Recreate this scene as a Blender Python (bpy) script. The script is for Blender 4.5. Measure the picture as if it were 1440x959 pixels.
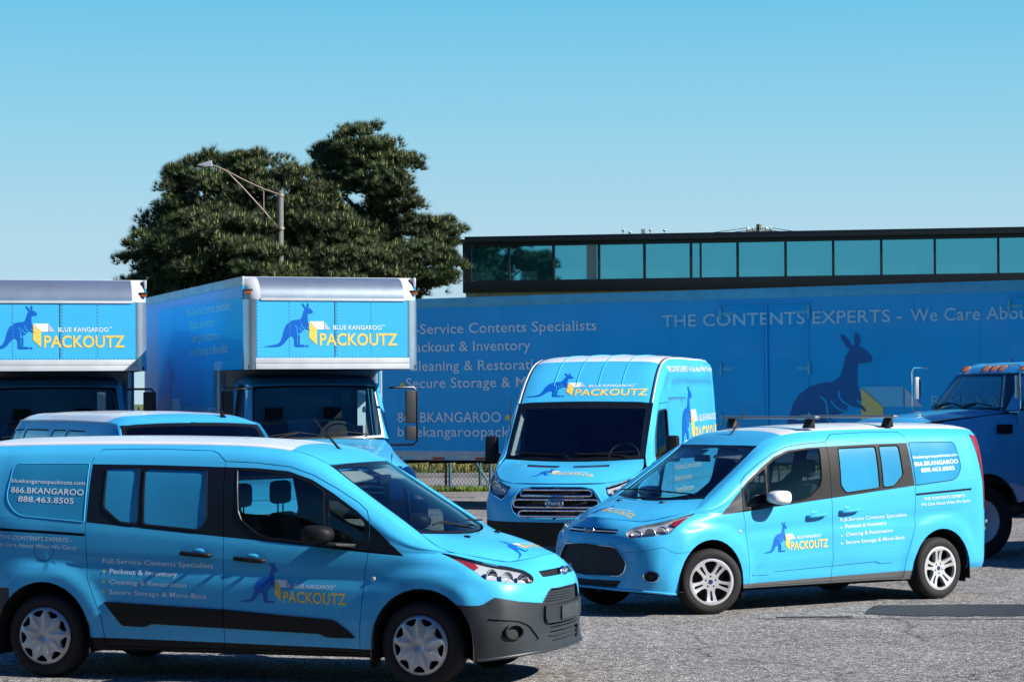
import bpy, bmesh, math, random
import numpy as np
from mathutils import Vector, Matrix
from mathutils.geometry import delaunay_2d_cdt

random.seed(7); rng = np.random.default_rng(7)
scene = bpy.context.scene
for o in list(bpy.data.objects): bpy.data.objects.remove(o)
C = scene.collection

# ---------------------------------------------------------------- camera
cam = bpy.data.cameras.new('camera'); cam.sensor_width = 36.; cam.lens = 87.5; cam.clip_end = 3000.; cam.clip_start = .5
cam_o = bpy.data.objects.new('camera', cam); C.objects.link(cam_o); scene.camera = cam_o
cam_o.matrix_world = Matrix.Translation((0, 0, 2.095)) @ Matrix.Rotation(math.radians(90+1.363), 4, 'X') @ Matrix.Rotation(-.00656, 4, 'Z')

# ---------------------------------------------------------------- sky and sun
SUN_EL = math.radians(35); SUN_AZ = math.atan2(.94, -.34)       # azimuth clockwise from +Y
w = bpy.data.worlds.new('World'); scene.world = w; w.use_nodes = True
nt = w.node_tree; nt.nodes.clear()
sky = nt.nodes.new('ShaderNodeTexSky'); sky.sky_type = 'NISHITA'; sky.sun_disc = False
sky.sun_elevation = SUN_EL; sky.sun_rotation = SUN_AZ; sky.air_density = 1.2; sky.dust_density = .3; sky.ozone_density = 2.5; sky.altitude = 100
# clear-day gradient: pale at the horizon, cyan a few degrees up, deep blue overhead; laid over the physical sky
tcw = nt.nodes.new('ShaderNodeTexCoord'); spx = nt.nodes.new('ShaderNodeSeparateXYZ'); nt.links.new(tcw.outputs['Generated'], spx.inputs[0])
rmp = nt.nodes.new('ShaderNodeValToRGB'); el = rmp.color_ramp.elements
SKY = [(0., (.50, .70, .82)), (.069, (.41, .67, .82)), (.115, (.265, .62, .82)), (.158, (.15, .55, .80)), (.23, (.040, .28, .56)), (.42, (.008, .092, .37)), (1., (.003, .042, .26))]
while len(el) < len(SKY): el.new(.5)
for k_, (p_, c_) in enumerate(SKY): el[k_].position = p_; el[k_].color = (*c_, 1)
nt.links.new(spx.outputs['Z'], rmp.inputs[0])
gain = nt.nodes.new('ShaderNodeMix'); gain.data_type = 'RGBA'; gain.blend_type = 'MULTIPLY'; gain.inputs[0].default_value = 1.; gain.inputs[7].default_value = (5.75, 5.75, 5.75, 1)
nt.links.new(rmp.outputs[0], gain.inputs[6])
tint = nt.nodes.new('ShaderNodeMix'); tint.data_type = 'RGBA'; tint.inputs[0].default_value = .95
bg = nt.nodes.new('ShaderNodeBackground'); bg.inputs[1].default_value = .10
wo = nt.nodes.new('ShaderNodeOutputWorld')
nt.links.new(sky.outputs[0], tint.inputs[6]); nt.links.new(gain.outputs[2], tint.inputs[7]); nt.links.new(tint.outputs[2], bg.inputs[0]); nt.links.new(bg.outputs[0], wo.inputs[0])
sun = bpy.data.lights.new('sun', 'SUN'); sun.energy = 5.0; sun.angle = math.radians(.53); sun.color = (1., .94, .86)
sun_o = bpy.data.objects.new('sun', sun); C.objects.link(sun_o)
sv = Vector((math.sin(SUN_AZ)*math.cos(SUN_EL), math.cos(SUN_AZ)*math.cos(SUN_EL), math.sin(SUN_EL)))
sun_o.rotation_euler = sv.to_track_quat('Z', 'Y').to_euler(); sun_o.location = (60, -20, 60)

# ---------------------------------------------------------------- colour management and sampling
vs = scene.view_settings
vs.view_transform = 'Standard'; vs.look = 'None'; vs.exposure = .8; vs.gamma = 1.; vs.use_curve_mapping = False
cy = scene.cycles
cy.use_denoising = True; cy.max_bounces = 8; cy.diffuse_bounces = 3; cy.glossy_bounces = 4; cy.transmission_bounces = 6
cy.transparent_max_bounces = 16; cy.caustics_reflective = False; cy.caustics_refractive = False; cy.sample_clamp_indirect = 6.
# ---------------------------------------------------------------- geometry helpers
def _dmat(k):
    n = len(k); D = np.zeros((n, n))
    for i in range(n):
        if i == 0:
            h = k[1]-k[0]; D[0, 0], D[0, 1] = -1/h, 1/h
        elif i == n-1:
            h = k[i]-k[i-1]; D[i, i-1], D[i, i] = -1/h, 1/h
        else:
            a, b = k[i]-k[i-1], k[i+1]-k[i]
            D[i, i-1] = -b/(a*(a+b)); D[i, i+1] = a/(b*(a+b)); D[i, i] = (b-a)/(a*b)
    return D

class Patch:
    """bicubic surface through a grid of points; u runs along axis 0, v along axis 1 (both in metres of average chord)"""
    def __init__(self, grid, post=None, mir=None):
        P = np.array(grid, float)
        if mir == 'u': P = np.concatenate([P, P[-2:-1]*[1, -1, 1]], 0)     # centre line: reflect one row so the tangent crosses it squarely
        if mir == 'v': P = np.concatenate([P, P[:, -2:-1]*[1, -1, 1]], 1)
        self.P, self.post = P, post
        du = np.linalg.norm(np.diff(P, axis=0), axis=2).mean(1)
        dv = np.linalg.norm(np.diff(P, axis=1), axis=2).mean(0)
        self.ku = np.concatenate([[0], np.cumsum(du)]); self.kv = np.concatenate([[0], np.cumsum(dv)])
        Du, Dv = _dmat(self.ku), _dmat(self.kv)
        self.Pu = np.einsum('ij,jkc->ikc', Du, P); self.Pv = np.einsum('ij,kjc->kic', Dv, P)
        self.Puv = np.einsum('ij,kjc->kic', Dv, self.Pu)
        self.U, self.V = self.ku[-2 if mir == 'u' else -1], self.kv[-2 if mir == 'v' else -1]
        self._tab = None
    def raw(self, u, v):
        u = np.clip(np.asarray(u, float), 0, self.ku[-1]); v = np.clip(np.asarray(v, float), 0, self.kv[-1])
        i = np.clip(np.searchsorted(self.ku, u, side='right')-1, 0, len(self.ku)-2)
        j = np.clip(np.searchsorted(self.kv, v, side='right')-1, 0, len(self.kv)-2)
        hu = self.ku[i+1]-self.ku[i]; hv = self.kv[j+1]-self.kv[j]
        s = (u-self.ku[i])/hu; t = (v-self.kv[j])/hv
        def H(s, h): return (2*s**3-3*s**2+1, -2*s**3+3*s**2, (s**3-2*s**2+s)*h, (s**3-s**2)*h)
        a, b = H(s, hu), H(t, hv)
        out = 0
        for p in (0, 1):
            for q in (0, 1):
                out = out + (a[p]*b[q])[..., None]*self.P[i+p, j+q] + (a[2+p]*b[q])[..., None]*self.Pu[i+p, j+q] \
                    + (a[p]*b[2+q])[..., None]*self.Pv[i+p, j+q] + (a[2+p]*b[2+q])[..., None]*self.Puv[i+p, j+q]
        return out
    def eval(self, u, v):
        p = self.raw(u, v)
        return self.post(p) if self.post else p
    def normal(self, u, v, e=2e-3):
        u = np.asarray(u, float); v = np.asarray(v, float)
        ua, ub = np.clip(u-e, 0, self.ku[-1]), np.clip(u+e, 0, self.ku[-1]); va, vb = np.clip(v-e, 0, self.kv[-1]), np.clip(v+e, 0, self.kv[-1])
        du = self.eval(ub, v)-self.eval(ua, v); dv = self.eval(u, vb)-self.eval(u, va)
        n = np.cross(du, dv); l = np.linalg.norm(n, axis=-1, keepdims=True)
        return n/np.maximum(l, 1e-12)
    def table(self):
        if self._tab is None:
            u = np.linspace(0, self.U, 420); v = np.linspace(0, self.V, 110)
            uu, vv = np.meshgrid(u, v, indexing='ij')
            self._tab = (uu.ravel(), vv.ravel(), self.eval(uu.ravel(), vv.ravel()))
        return self._tab
    def inv(self, pts, axes=(0, 2), urange=None):
        """(a,b) points given in two coordinates -> (u,v)"""
        uu, vv, PP = self.table()
        m = np.ones(len(uu), bool) if urange is None else (uu >= urange[0]) & (uu <= urange[1])
        tu, tv, tp = uu[m], vv[m], PP[m][:, list(axes)]
        out = []
        for p in np.atleast_2d(np.array(pts, float)):
            k = np.argmin(((tp-p)**2).sum(1)); u, v = tu[k], tv[k]
            for _ in range(8):
                e = 1e-4
                f = self.eval(u, v)[list(axes)]-p
                ju = (self.eval(min(u+e, self.U), v)-self.eval(max(u-e, 0), v))[list(axes)]/max(min(u+e, self.U)-max(u-e, 0), 1e-9)
                jv = (self.eval(u, min(v+e, self.V))-self.eval(u, max(v-e, 0)))[list(axes)]/max(min(v+e, self.V)-max(v-e, 0), 1e-9)
                J = np.stack([ju, jv], 1)
                if abs(np.linalg.det(J)) < 1e-6: break
                d = np.linalg.solve(J, -f)
                d = np.clip(d, -.05, .05)
                u = min(max(u+d[0], -.3), self.U+.3); v = min(max(v+d[1], -.3), self.V+.3)
                if abs(d).max() < 1e-6 or not (0 <= u <= self.U and 0 <= v <= self.V): break
            # points that lie beyond the patch keep their overshoot, so polygons run off the edge cleanly
            r = p-self.eval(u, v)[list(axes)]
            if np.hypot(*r) > 2e-3:
                e = 1e-2
                uc, vc = np.clip(u, e, self.U-e), np.clip(v, e, self.V-e)
                ju = (self.eval(uc+e, vc)-self.eval(uc-e, vc))[list(axes)]/(2*e)
                jv = (self.eval(uc, vc+e)-self.eval(uc, vc-e))[list(axes)]/(2*e)
                J = np.stack([ju, jv], 1)
                if abs(np.linalg.det(J)) > 1e-3:
                    d = np.linalg.solve(J, p-self.eval(np.clip(u, 0, self.U), np.clip(v, 0, self.V))[list(axes)])
                    u = np.clip(u, 0, self.U)+np.clip(d[0], -.4, .4); v = np.clip(v, 0, self.V)+np.clip(d[1], -.4, .4)
            out.append((u, v))
        return np.array(out)

def inv_fast(patch, pts, axes=(0, 2), urange=None):
    pts = np.asarray(pts, float); ax = list(axes)
    u = np.linspace(*(urange or (0, patch.U)), 160); v = np.linspace(0, patch.V, 50)
    uu, vv = (a.ravel() for a in np.meshgrid(u, v, indexing='ij')); T = patch.eval(uu, vv)[:, ax]
    k = np.concatenate([np.argmin(((c[:, None, :]-T[None])**2).sum(2), 1) for c in np.array_split(pts, max(1, len(pts)//400))])
    a, b = uu[k].copy(), vv[k].copy(); e = 1e-4
    for _ in range(6):
        f = patch.eval(a, b)[:, ax]-pts
        ju = (patch.eval(a+e, b)-patch.eval(a-e, b))[:, ax]/(2*e); jv = (patch.eval(a, b+e)-patch.eval(a, b-e))[:, ax]/(2*e)
        det = ju[:, 0]*jv[:, 1]-ju[:, 1]*jv[:, 0]; det = np.where(abs(det) < 1e-5, 1e-5, det)
        da = (-f[:, 0]*jv[:, 1]+f[:, 1]*jv[:, 0])/det; db = (-ju[:, 0]*f[:, 1]+ju[:, 1]*f[:, 0])/det
        a = np.clip(a+np.clip(da, -.05, .05), 2e-4, patch.U-2e-4); b = np.clip(b+np.clip(db, -.05, .05), 2e-4, patch.V-2e-4)
    return a, b

def inpoly(pts, poly):
    x, y = pts[:, 0], pts[:, 1]; c = np.zeros(len(pts), bool)
    n = len(poly)
    for i in range(n):
        x1, y1 = poly[i]; x2, y2 = poly[(i+1) % n]
        if y1 == y2: continue
        k = ((y1 > y) != (y2 > y))
        c ^= k & (x < (x2-x1)*(y-y1)/(y2-y1)+x1)
    return c

def densify(poly, step, closed=True):
    out = []; n = len(poly)
    for i in range(n if closed else n-1):
        a = np.array(poly[i], float); b = np.array(poly[(i+1) % n], float)
        m = max(1, int(np.ceil(np.linalg.norm(b-a)/step)))
        out += [tuple(a+(b-a)*t/m) for t in range(m)]
    if not closed: out.append(tuple(poly[-1]))
    return out

def rounded(poly, r, n=4):
    """polygon with its corners rounded; r a number or one radius per corner"""
    out = []; N = len(poly)
    for i in range(N):
        p0, p, p1 = (np.array(poly[(i+k) % N], float) for k in (-1, 0, 1))
        rr = r[i] if hasattr(r, '__len__') else r
        a, b = p0-p, p1-p; la, lb = np.linalg.norm(a), np.linalg.norm(b)
        rr = min(rr, la*.45, lb*.45)
        if rr < 1e-4: out.append(tuple(p)); continue
        s, e = p+a/la*rr, p+b/lb*rr
        for k in range(n+1):
            t = k/n; out.append(tuple((1-t)**2*s+2*t*(1-t)*p+t*t*e))
    return out

def strip(line, w, closed=False):
    """polygon of width w around a polyline"""
    L = np.array(line, float)
    if closed: L = np.vstack([L, L[:1]])
    d = np.gradient(L, axis=0); n = np.stack([-d[:, 1], d[:, 0]], 1)
    n /= np.maximum(np.linalg.norm(n, axis=1, keepdims=True), 1e-9)
    return [tuple(p) for p in (L+n*w/2)]+[tuple(p) for p in (L-n*w/2)[::-1]]

def circle(cx, cy, r, n=28, ry=None, a0=0.):
    return [(cx+r*math.cos(a0+2*math.pi*i/n), cy+(ry or r)*math.sin(a0+2*math.pi*i/n)) for i in range(n)]
def cut2d(bounds, step, polys):
    """triangulate a rectangle with polygon outlines as edges -> points, triangles, centroids"""
    (u0, u1), (v0, v1) = bounds
    nu = max(2, int(round((u1-u0)/step[0]))+1); nv = max(2, int(round((v1-v0)/step[1]))+1)
    gu, gv = np.meshgrid(np.linspace(u0, u1, nu), np.linspace(v0, v1, nv), indexing='ij')
    g = np.stack([gu.ravel(), gv.ravel()], 1)
    edge = (g[:, 0] <= u0+1e-9) | (g[:, 0] >= u1-1e-9) | (g[:, 1] <= v0+1e-9) | (g[:, 1] >= v1-1e-9)
    keep = np.ones(len(g), bool); pts = []; edges = []
    tol = min(step)*.35
    for P in polys:
        P = np.array(P, float)
        if (P[:, 0].max() < u0) or (P[:, 0].min() > u1) or (P[:, 1].max() < v0) or (P[:, 1].min() > v1): continue
        D = np.array(densify([tuple(p) for p in P], max(step)))
        near = np.zeros(len(g), bool)
        for a in range(0, len(D), 64):
            near |= (((g[:, None, :]-D[None, a:a+64, :])**2).sum(2).min(1) < tol**2)
        keep &= ~near | edge
        b = len(pts); n = len(D)
        pts += [(float(np.clip(p[0], u0-1, u1+1)), float(np.clip(p[1], v0-1, v1+1))) for p in D]
        edges += [(b+i, b+(i+1) % n) for i in range(n)]
    gk = g[keep]; nb = len(pts)
    allp = pts+[tuple(p) for p in gk]
    # rectangle border
    allp += [(u0, v0), (u1, v0), (u1, v1), (u0, v1)]; m = len(allp)
    edges += [(m-4, m-3), (m-3, m-2), (m-2, m-1), (m-1, m-4)]
    r = delaunay_2d_cdt([Vector(p) for p in allp], edges, [], 0, 1e-6, False)
    V = np.array([(p.x, p.y) for p in r[0]]); T = np.array([t for t in r[2] if len(t) == 3])
    a, b, c = V[T[:, 0]], V[T[:, 1]], V[T[:, 2]]
    ar = (b[:, 0]-a[:, 0])*(c[:, 1]-a[:, 1])-(b[:, 1]-a[:, 1])*(c[:, 0]-a[:, 0])
    T[ar < 0] = T[ar < 0][:, ::-1]
    C = (a+b+c)/3
    ok = (abs(ar) > 1e-10) & (C[:, 0] > u0) & (C[:, 0] < u1) & (C[:, 1] > v0) & (C[:, 1] < v1)
    return V, T[ok], C[ok]

class Piece:
    """a bag of triangles with normals that becomes one mesh"""
    def __init__(self): self.v, self.f, self.n = [], [], []
    def add(self, v, f, n=None):
        b = len(self.v); v = [tuple(map(float, p)) for p in v]
        self.v += v; self.f += [tuple(int(i)+b for i in t) for t in f]
        self.n += [None]*len(v) if n is None else [tuple(map(float, p)) for p in n]
        return self
    def flip(self):
        """mirrored copy across y"""
        q = Piece(); q.v = [(x, -y, z) for x, y, z in self.v]; q.f = [t[::-1] for t in self.f]
        q.n = [None if n is None else (n[0], -n[1], n[2]) for n in self.n]; return q
    def __iadd__(self, o): self.add(o.v, o.f); self.n[-len(o.v):] = o.n if o.v else []; return self

def region_piece(patch, V, T, mask, off=0., skirt=.012, sgn=1):
    """selected triangles of a cut patch, moved off along the normal, with turned-in edges"""
    q = Piece(); T = T[mask]
    if not len(T): return q
    ids, inv = np.unique(T, return_inverse=True); T = inv.reshape(T.shape)
    uv = V[ids]; n = patch.normal(uv[:, 0], uv[:, 1])*sgn; p = patch.eval(uv[:, 0], uv[:, 1])
    q.add(p+n*off, T if sgn > 0 else T[:, ::-1], n)
    if skirt:
        cnt = {}
        for t in T:
            for a, b in ((t[0], t[1]), (t[1], t[2]), (t[2], t[0])):
                k = (min(a, b), max(a, b)); cnt[k] = (cnt.get(k, (0,))[0]+1, a, b)
        E = [(a, b) for c, a, b in cnt.values() if c == 1]
        if E:
            k = {i: j for j, i in enumerate(sorted({i for e in E for i in e}))}
            idx = list(k); m = len(idx)
            top = p[idx]+n[idx]*off; bot = p[idx]+n[idx]*(off-skirt)
            F = []
            for a, b in E:
                a, b = k[a], k[b]
                F.append((b, a, a+m, b+m) if sgn > 0 else (a, b, b+m, a+m))
            q.add(np.vstack([top, bot]), F)
    return q

def split_patch(patch, step, cuts, classes, urange=None, vrange=None, off=None, skirt=.012, sgn=1):
    """cuts: outlines in uv; classes: (name, [polys], holes) tested in order; None drops the piece"""
    V, T, C = cut2d((urange or (0, patch.U), vrange or (0, patch.V)), step, cuts)
    left = np.ones(len(T), bool); out = {}
    for name, polys in classes:
        m = np.zeros(len(T), bool)
        if polys is None: m[:] = True
        else:
            for P in polys: m |= inpoly(C, P)
        m &= left; left &= ~m
        if name is None or not m.any(): continue
        o = (off or {}).get(name, 0.)
        q = region_piece(patch, V, T, m, o, skirt, sgn)
        if name in out: out[name] += q
        else: out[name] = q
    return out
# ---------------------------------------------------------------- materials
M = {}
def mat(name, col, rough=.5, metal=0., coat=0., spec=.5, noise=None, bump=None, emit=None, coat_rough=.04):
    """noise = (scale, amount): brightness mottling; bump = (scale, strength)"""
    m = bpy.data.materials.new(name); m.use_nodes = True; n = m.node_tree; b = n.nodes['Principled BSDF']
    b.inputs['Base Color'].default_value = (*col, 1); b.inputs['Roughness'].default_value = rough; b.inputs['Metallic'].default_value = metal
    b.inputs['Coat Weight'].default_value = coat; b.inputs['Coat Roughness'].default_value = coat_rough; b.inputs['Specular IOR Level'].default_value = spec
    if emit: b.inputs['Emission Color'].default_value = (*emit[0], 1); b.inputs['Emission Strength'].default_value = emit[1]
    if noise or bump:
        tc = n.nodes.new('ShaderNodeTexCoord')
    if noise:
        t = n.nodes.new('ShaderNodeTexNoise'); t.inputs['Scale'].default_value = noise[0]; t.inputs['Detail'].default_value = 6.
        n.links.new(tc.outputs['Object'], t.inputs['Vector'])
        r = n.nodes.new('ShaderNodeMapRange'); r.inputs[1].default_value = .3; r.inputs[2].default_value = .7
        r.inputs[3].default_value = 1-noise[1]; r.inputs[4].default_value = 1+noise[1]
        n.links.new(t.outputs['Fac'], r.inputs[0])
        x = n.nodes.new('ShaderNodeMix'); x.data_type = 'RGBA'; x.blend_type = 'MULTIPLY'; x.inputs[0].default_value = 1.
        x.inputs[6].default_value = (*col, 1); n.links.new(r.outputs[0], x.inputs[7]); n.links.new(x.outputs[2], b.inputs['Base Color'])
    if bump:
        t = n.nodes.new('ShaderNodeTexNoise'); t.inputs['Scale'].default_value = bump[0]; t.inputs['Detail'].default_value = 3.
        n.links.new(tc.outputs['Object'], t.inputs['Vector'])
        k = n.nodes.new('ShaderNodeBump'); k.inputs['Strength'].default_value = bump[1]; k.inputs['Distance'].default_value = .01
        n.links.new(t.outputs['Fac'], k.inputs['Height']); n.links.new(k.outputs[0], b.inputs['Normal'])
    M[name] = m; return m
def glass(name, tintc, ior=1.5, rough=0.):
    m = bpy.data.materials.new(name); m.use_nodes = True; n = m.node_tree; n.nodes.clear()
    t = n.nodes.new('ShaderNodeBsdfTransparent'); t.inputs[0].default_value = (*tintc, 1)
    g = n.nodes.new('ShaderNodeBsdfGlossy'); g.inputs['Roughness'].default_value = rough; g.inputs[0].default_value = (1, 1, 1, 1)
    f = n.nodes.new('ShaderNodeFresnel'); geo = n.nodes.new('ShaderNodeNewGeometry'); mr = n.nodes.new('ShaderNodeMapRange')   # a thin pane: same reflectance from both faces
    mr.inputs[3].default_value = ior; mr.inputs[4].default_value = 1/ior; n.links.new(geo.outputs['Backfacing'], mr.inputs[0]); n.links.new(mr.outputs[0], f.inputs[0])
    x = n.nodes.new('ShaderNodeMixShader'); o = n.nodes.new('ShaderNodeOutputMaterial')
    n.links.new(f.outputs[0], x.inputs[0]); n.links.new(t.outputs[0], x.inputs[1]); n.links.new(g.outputs[0], x.inputs[2]); n.links.new(x.outputs[0], o.inputs[0])
    M[name] = m; return m
WRAP = (.050, .42, .73)
mat('wrap', WRAP, .36, coat=.42, spec=.2, noise=(1.3, .05), coat_rough=.03)
def film_glass():
    """perforated film: printed face outside, see-through from the cabin side"""
    m = mat('window_wrap', (.022, .25, .46), .2, coat=.75, noise=(2., .10), bump=(2.5, .03)); n = m.node_tree; L = n.links.new
    g = n.nodes.new('ShaderNodeNewGeometry'); t = n.nodes.new('ShaderNodeBsdfTransparent'); t.inputs[0].default_value = (.42, .50, .52, 1); x = n.nodes.new('ShaderNodeMixShader')
    L(g.outputs['Backfacing'], x.inputs[0]); L(n.nodes['Principled BSDF'].outputs[0], x.inputs[1]); L(t.outputs[0], x.inputs[2]); L(x.outputs[0], n.nodes['Material Output'].inputs[0])
film_glass()
mat('white_paint', (.80, .82, .82), .25, coat=.5)
mat('truck_white', (.50, .54, .57), .45, noise=(4., .08))
mat('black_trim', (.005, .006, .007), .34, noise=(9., .15))
mat('black_plastic', (.006, .007, .008), .55, spec=.25, bump=(220., .12))
mat('grey_plastic', (.020, .027, .033), .48, bump=(260., .15), noise=(5., .12))
mat('plate_grey', (.04, .048, .055), .5, noise=(12., .2))
mat('grey_metal', (.20, .21, .22), .38, metal=.6)
mat('rubber', (.007, .007, .008), .8, noise=(14., .3), bump=(60., .12))
mat('hubcap_silver', (.42, .45, .48), .38, metal=.55, noise=(9., .12))
mat('alloy', (.72, .74, .76), .25, metal=.55)
mat('dark_metal', (.03, .032, .035), .6, metal=.3)
mat('chrome', (.80, .82, .84), .08, metal=1.)
mat('under', (.006, .006, .007), .9)
mat('cabin', (.020, .022, .026), .8, noise=(6., .25))
mat('seat_cloth', (.030, .032, .036), .9, noise=(30., .3))
mat('light_trim', (.35, .35, .33), .7)
mat('lamp_reflector', (.50, .53, .56), .28, metal=.2, coat=.6)
mat('lamp_amber', (.75, .22, .03), .25, coat=.5)
mat('lamp_red', (.30, .014, .020), .22, coat=.8)
mat('film_white', (.72, .82, .85), .35, coat=.3)
mat('film_white_shaded', (.16, .52, .72), .35, coat=.3)  # white film with the trailer's shade mixed into its colour
mat('film_white_half_shade', (.40, .68, .80), .35, coat=.3)  # same white film, with less of the shade put into the colour
mat('film_grey', (.45, .52, .58), .35, coat=.3)
mat('film_yellow', (.80, .58, .10), .35, coat=.3)
mat('film_blue_shaded', (.003, .050, .26), .35, coat=.2)  # emblem blue darkened to the shade on the trailer side
mat('film_blue', (.004, .11, .50), .35, coat=.3)
mat('badge_blue', (.01, .03, .14), .2, coat=.8)
mat('mirror_glass', (.8, .82, .84), .03, metal=1.)
glass('glass_clear', (.62, .72, .72)); glass('glass_tint', (.50, .62, .62), 1.6); glass('glass_lamp', (.93, .95, .96), 1.42); glass('glass_screen', (.64, .76, .78), 1.62)

# ---------------------------------------------------------------- object helpers
def empty(name, loc=(0, 0, 0), rz=0., label=None, cat=None, group=None):
    o = bpy.data.objects.new(name, None); C.objects.link(o); o.location = loc; o.rotation_euler = (0, 0, rz)
    o.empty_display_size = .2
    if label: o['label'] = label
    if cat: o['category'] = cat
    if group: o['group'] = group
    return o
def mesh_from(name, piece, material, sharp=35.):
    me = bpy.data.meshes.new(name)
    me.from_pydata(piece.v, [], piece.f); me.validate(); 
    me.materials.append(M[material] if isinstance(material, str) else material)
    me.polygons.foreach_set('use_smooth', [True]*len(me.polygons))
    if any(n is not None for n in piece.n) and len(piece.n) == len(me.vertices):
        me.normals_split_custom_set_from_vertices([n if n is not None else (0, 0, 0) for n in piece.n])
    elif sharp is not None:
        me.set_sharp_from_angle(angle=math.radians(sharp))
    me.update(); return me
def obj(name, piece, material, parent=None, sharp=35., label=None, cat=None, group=None, kind=None, loc=None, rot=None):
    me = piece if isinstance(piece, bpy.types.Mesh) else mesh_from(name, piece, material, sharp)
    o = bpy.data.objects.new(name, me); C.objects.link(o); o.parent = parent
    if loc is not None: o.location = loc
    if rot is not None: o.rotation_euler = rot
    for k, v in (('label', label), ('category', cat), ('group', group), ('kind', kind)):
        if v: o[k] = v
    return o
def copy_tree(o, parent=None, depth=0):
    c = o.copy(); C.objects.link(c); c.parent = parent
    for ch in [x for x in o.children]: copy_tree(ch, c, depth+1)
    return c

# ---------------------------------------------------------------- solids
def box(x0, x1, y0, y1, z0, z1, b=0., taper=None):
    q = Piece(); bm = bmesh.new(); bmesh.ops.create_cube(bm, size=1)
    for v in bm.verts: v.co = ((x0+x1)/2+v.co.x*(x1-x0), (y0+y1)/2+v.co.y*(y1-y0), (z0+z1)/2+v.co.z*(z1-z0))
    if taper:
        for v in bm.verts: v.co = taper(v.co)
    if b: bmesh.ops.bevel(bm, geom=bm.edges[:], offset=b, segments=2, affect='EDGES', profile=.6)
    bm.verts.index_update()
    q.add([v.co for v in bm.verts], [[v.index for v in f.verts] for f in bm.faces]); bm.free(); return q
def hexa(bot, top, b=0.):
    """solid between two quads (same winding)"""
    q = Piece(); bm = bmesh.new(); vv = [bm.verts.new(p) for p in list(bot)+list(top)]; n = len(bot)
    bm.faces.new(vv[:n][::-1]); bm.faces.new(vv[n:])
    for i in range(n): bm.faces.new((vv[i], vv[(i+1) % n], vv[n+(i+1) % n], vv[n+i]))
    bmesh.ops.recalc_face_normals(bm, faces=bm.faces[:])
    if b: bmesh.ops.bevel(bm, geom=bm.edges[:], offset=b, segments=2, affect='EDGES', profile=.6)
    bm.verts.index_update()
    q.add([v.co for v in bm.verts], [[v.index for v in f.verts] for f in bm.faces]); bm.free(); return q
def prism(poly, axis, a, b, bev=0.):
    """polygon extruded along axis 0/1/2; poly in the remaining two coordinates in order"""
    def P(p, t):
        r = [0, 0, 0]; k = [i for i in range(3) if i != axis]; r[k[0]], r[k[1]] = p; r[axis] = t; return tuple(r)
    return hexa([P(p, a) for p in poly], [P(p, b) for p in poly], bev)
def tube(path, r, n=8, caps=True, rr=None):
    path = [Vector(p) for p in path]; q = Piece(); V = []; F = []; m = len(path)
    up = Vector((0, 0, 1)); prev = None
    for i, p in enumerate(path):
        d = (path[min(i+1, m-1)]-path[max(i-1, 0)]).normalized()
        if prev is None: a = d.cross(up if abs(d.z) < .9 else Vector((1, 0, 0))).normalized()
        else: a = (prev-d*prev.dot(d)).normalized()
        prev = a; b = d.cross(a); rad = rr[i] if rr else r
        for k in range(n):
            t = 2*math.pi*k/n; V.append(p+(a*math.cos(t)+b*math.sin(t))*rad)
    for i in range(m-1):
        for k in range(n):
            F.append((i*n+k, i*n+(k+1) % n, (i+1)*n+(k+1) % n, (i+1)*n+k))
    if caps: F.append(tuple(range(n))[::-1]); F.append(tuple((m-1)*n+k for k in range(n)))
    return q.add(V, F)
def lathe(profile, n=40, axis=1, close=False):
    """(r, t) profile revolved about an axis through the origin, t along the axis"""
    q = Piece(); V = []; F = []; m = len(profile)
    for r, t in profile:
        for k in range(n):
            a = 2*math.pi*k/n; c, s = r*math.cos(a), r*math.sin(a)
            V.append({0: (t, c, s), 1: (c, t, s), 2: (c, s, t)}[axis])
    for i in range(m if close else m-1):
        j = (i+1) % m
        for k in range(n):
            f = (i*n+k, i*n+(k+1) % n, j*n+(k+1) % n, j*n+k); F.append(f if axis != 1 else f[::-1])
    return q.add(V, F)
def ball(c, r, n=12, m=8):
    q = Piece(); V = []; F = []
    rx, ry, rz = r if hasattr(r, '__len__') else (r, r, r)
    for i in range(m+1):
        a = math.pi*i/m
        for k in range(n):
            t = 2*math.pi*k/n; V.append((c[0]+rx*math.sin(a)*math.cos(t), c[1]+ry*math.sin(a)*math.sin(t), c[2]+rz*math.cos(a)))
    for i in range(m):
        for k in range(n): F.append((i*n+k, (i+1)*n+k, (i+1)*n+(k+1) % n, i*n+(k+1) % n))
    return q.add(V, F)
def xform(p, f):
    q = Piece(); q.v = [tuple(f(v)) for v in p.v]; q.f = p.f; q.n = [None]*len(p.v); return q
def join(*ps):
    q = Piece()
    for p in ps: q.add(p.v, p.f); q.n[-len(p.v):] = p.n
    return q
def plate2d(bounds, step, outline, holes, zf, thick, flip=False):
    """flat sheet cut from outline minus holes, lifted by zf(x,y), with edges; returns Piece in (x,y,z)"""
    V, T, Cc = cut2d(bounds, step, [outline]+holes)
    m = inpoly(Cc, outline)
    for h in holes: m &= ~inpoly(Cc, h)
    T = T[m]; ids, inv = np.unique(T, return_inverse=True); T = inv.reshape(T.shape); P = V[ids]
    z = zf(P[:, 0], P[:, 1]); top = np.column_stack([P, z]); n = len(P)
    q = Piece(); q.add(top, T)
    cnt = {}
    for t in T:
        for a, b in ((t[0], t[1]), (t[1], t[2]), (t[2], t[0])):
            k = (min(a, b), max(a, b)); cnt[k] = (cnt.get(k, (0,))[0]+1, a, b)
    E = [(a, b) for c, a, b in cnt.values() if c == 1]
    bot = np.column_stack([P, z-thick]); q.add(np.vstack([top, bot]), [(b, a, a+n, b+n) for a, b in E])
    return q

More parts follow.
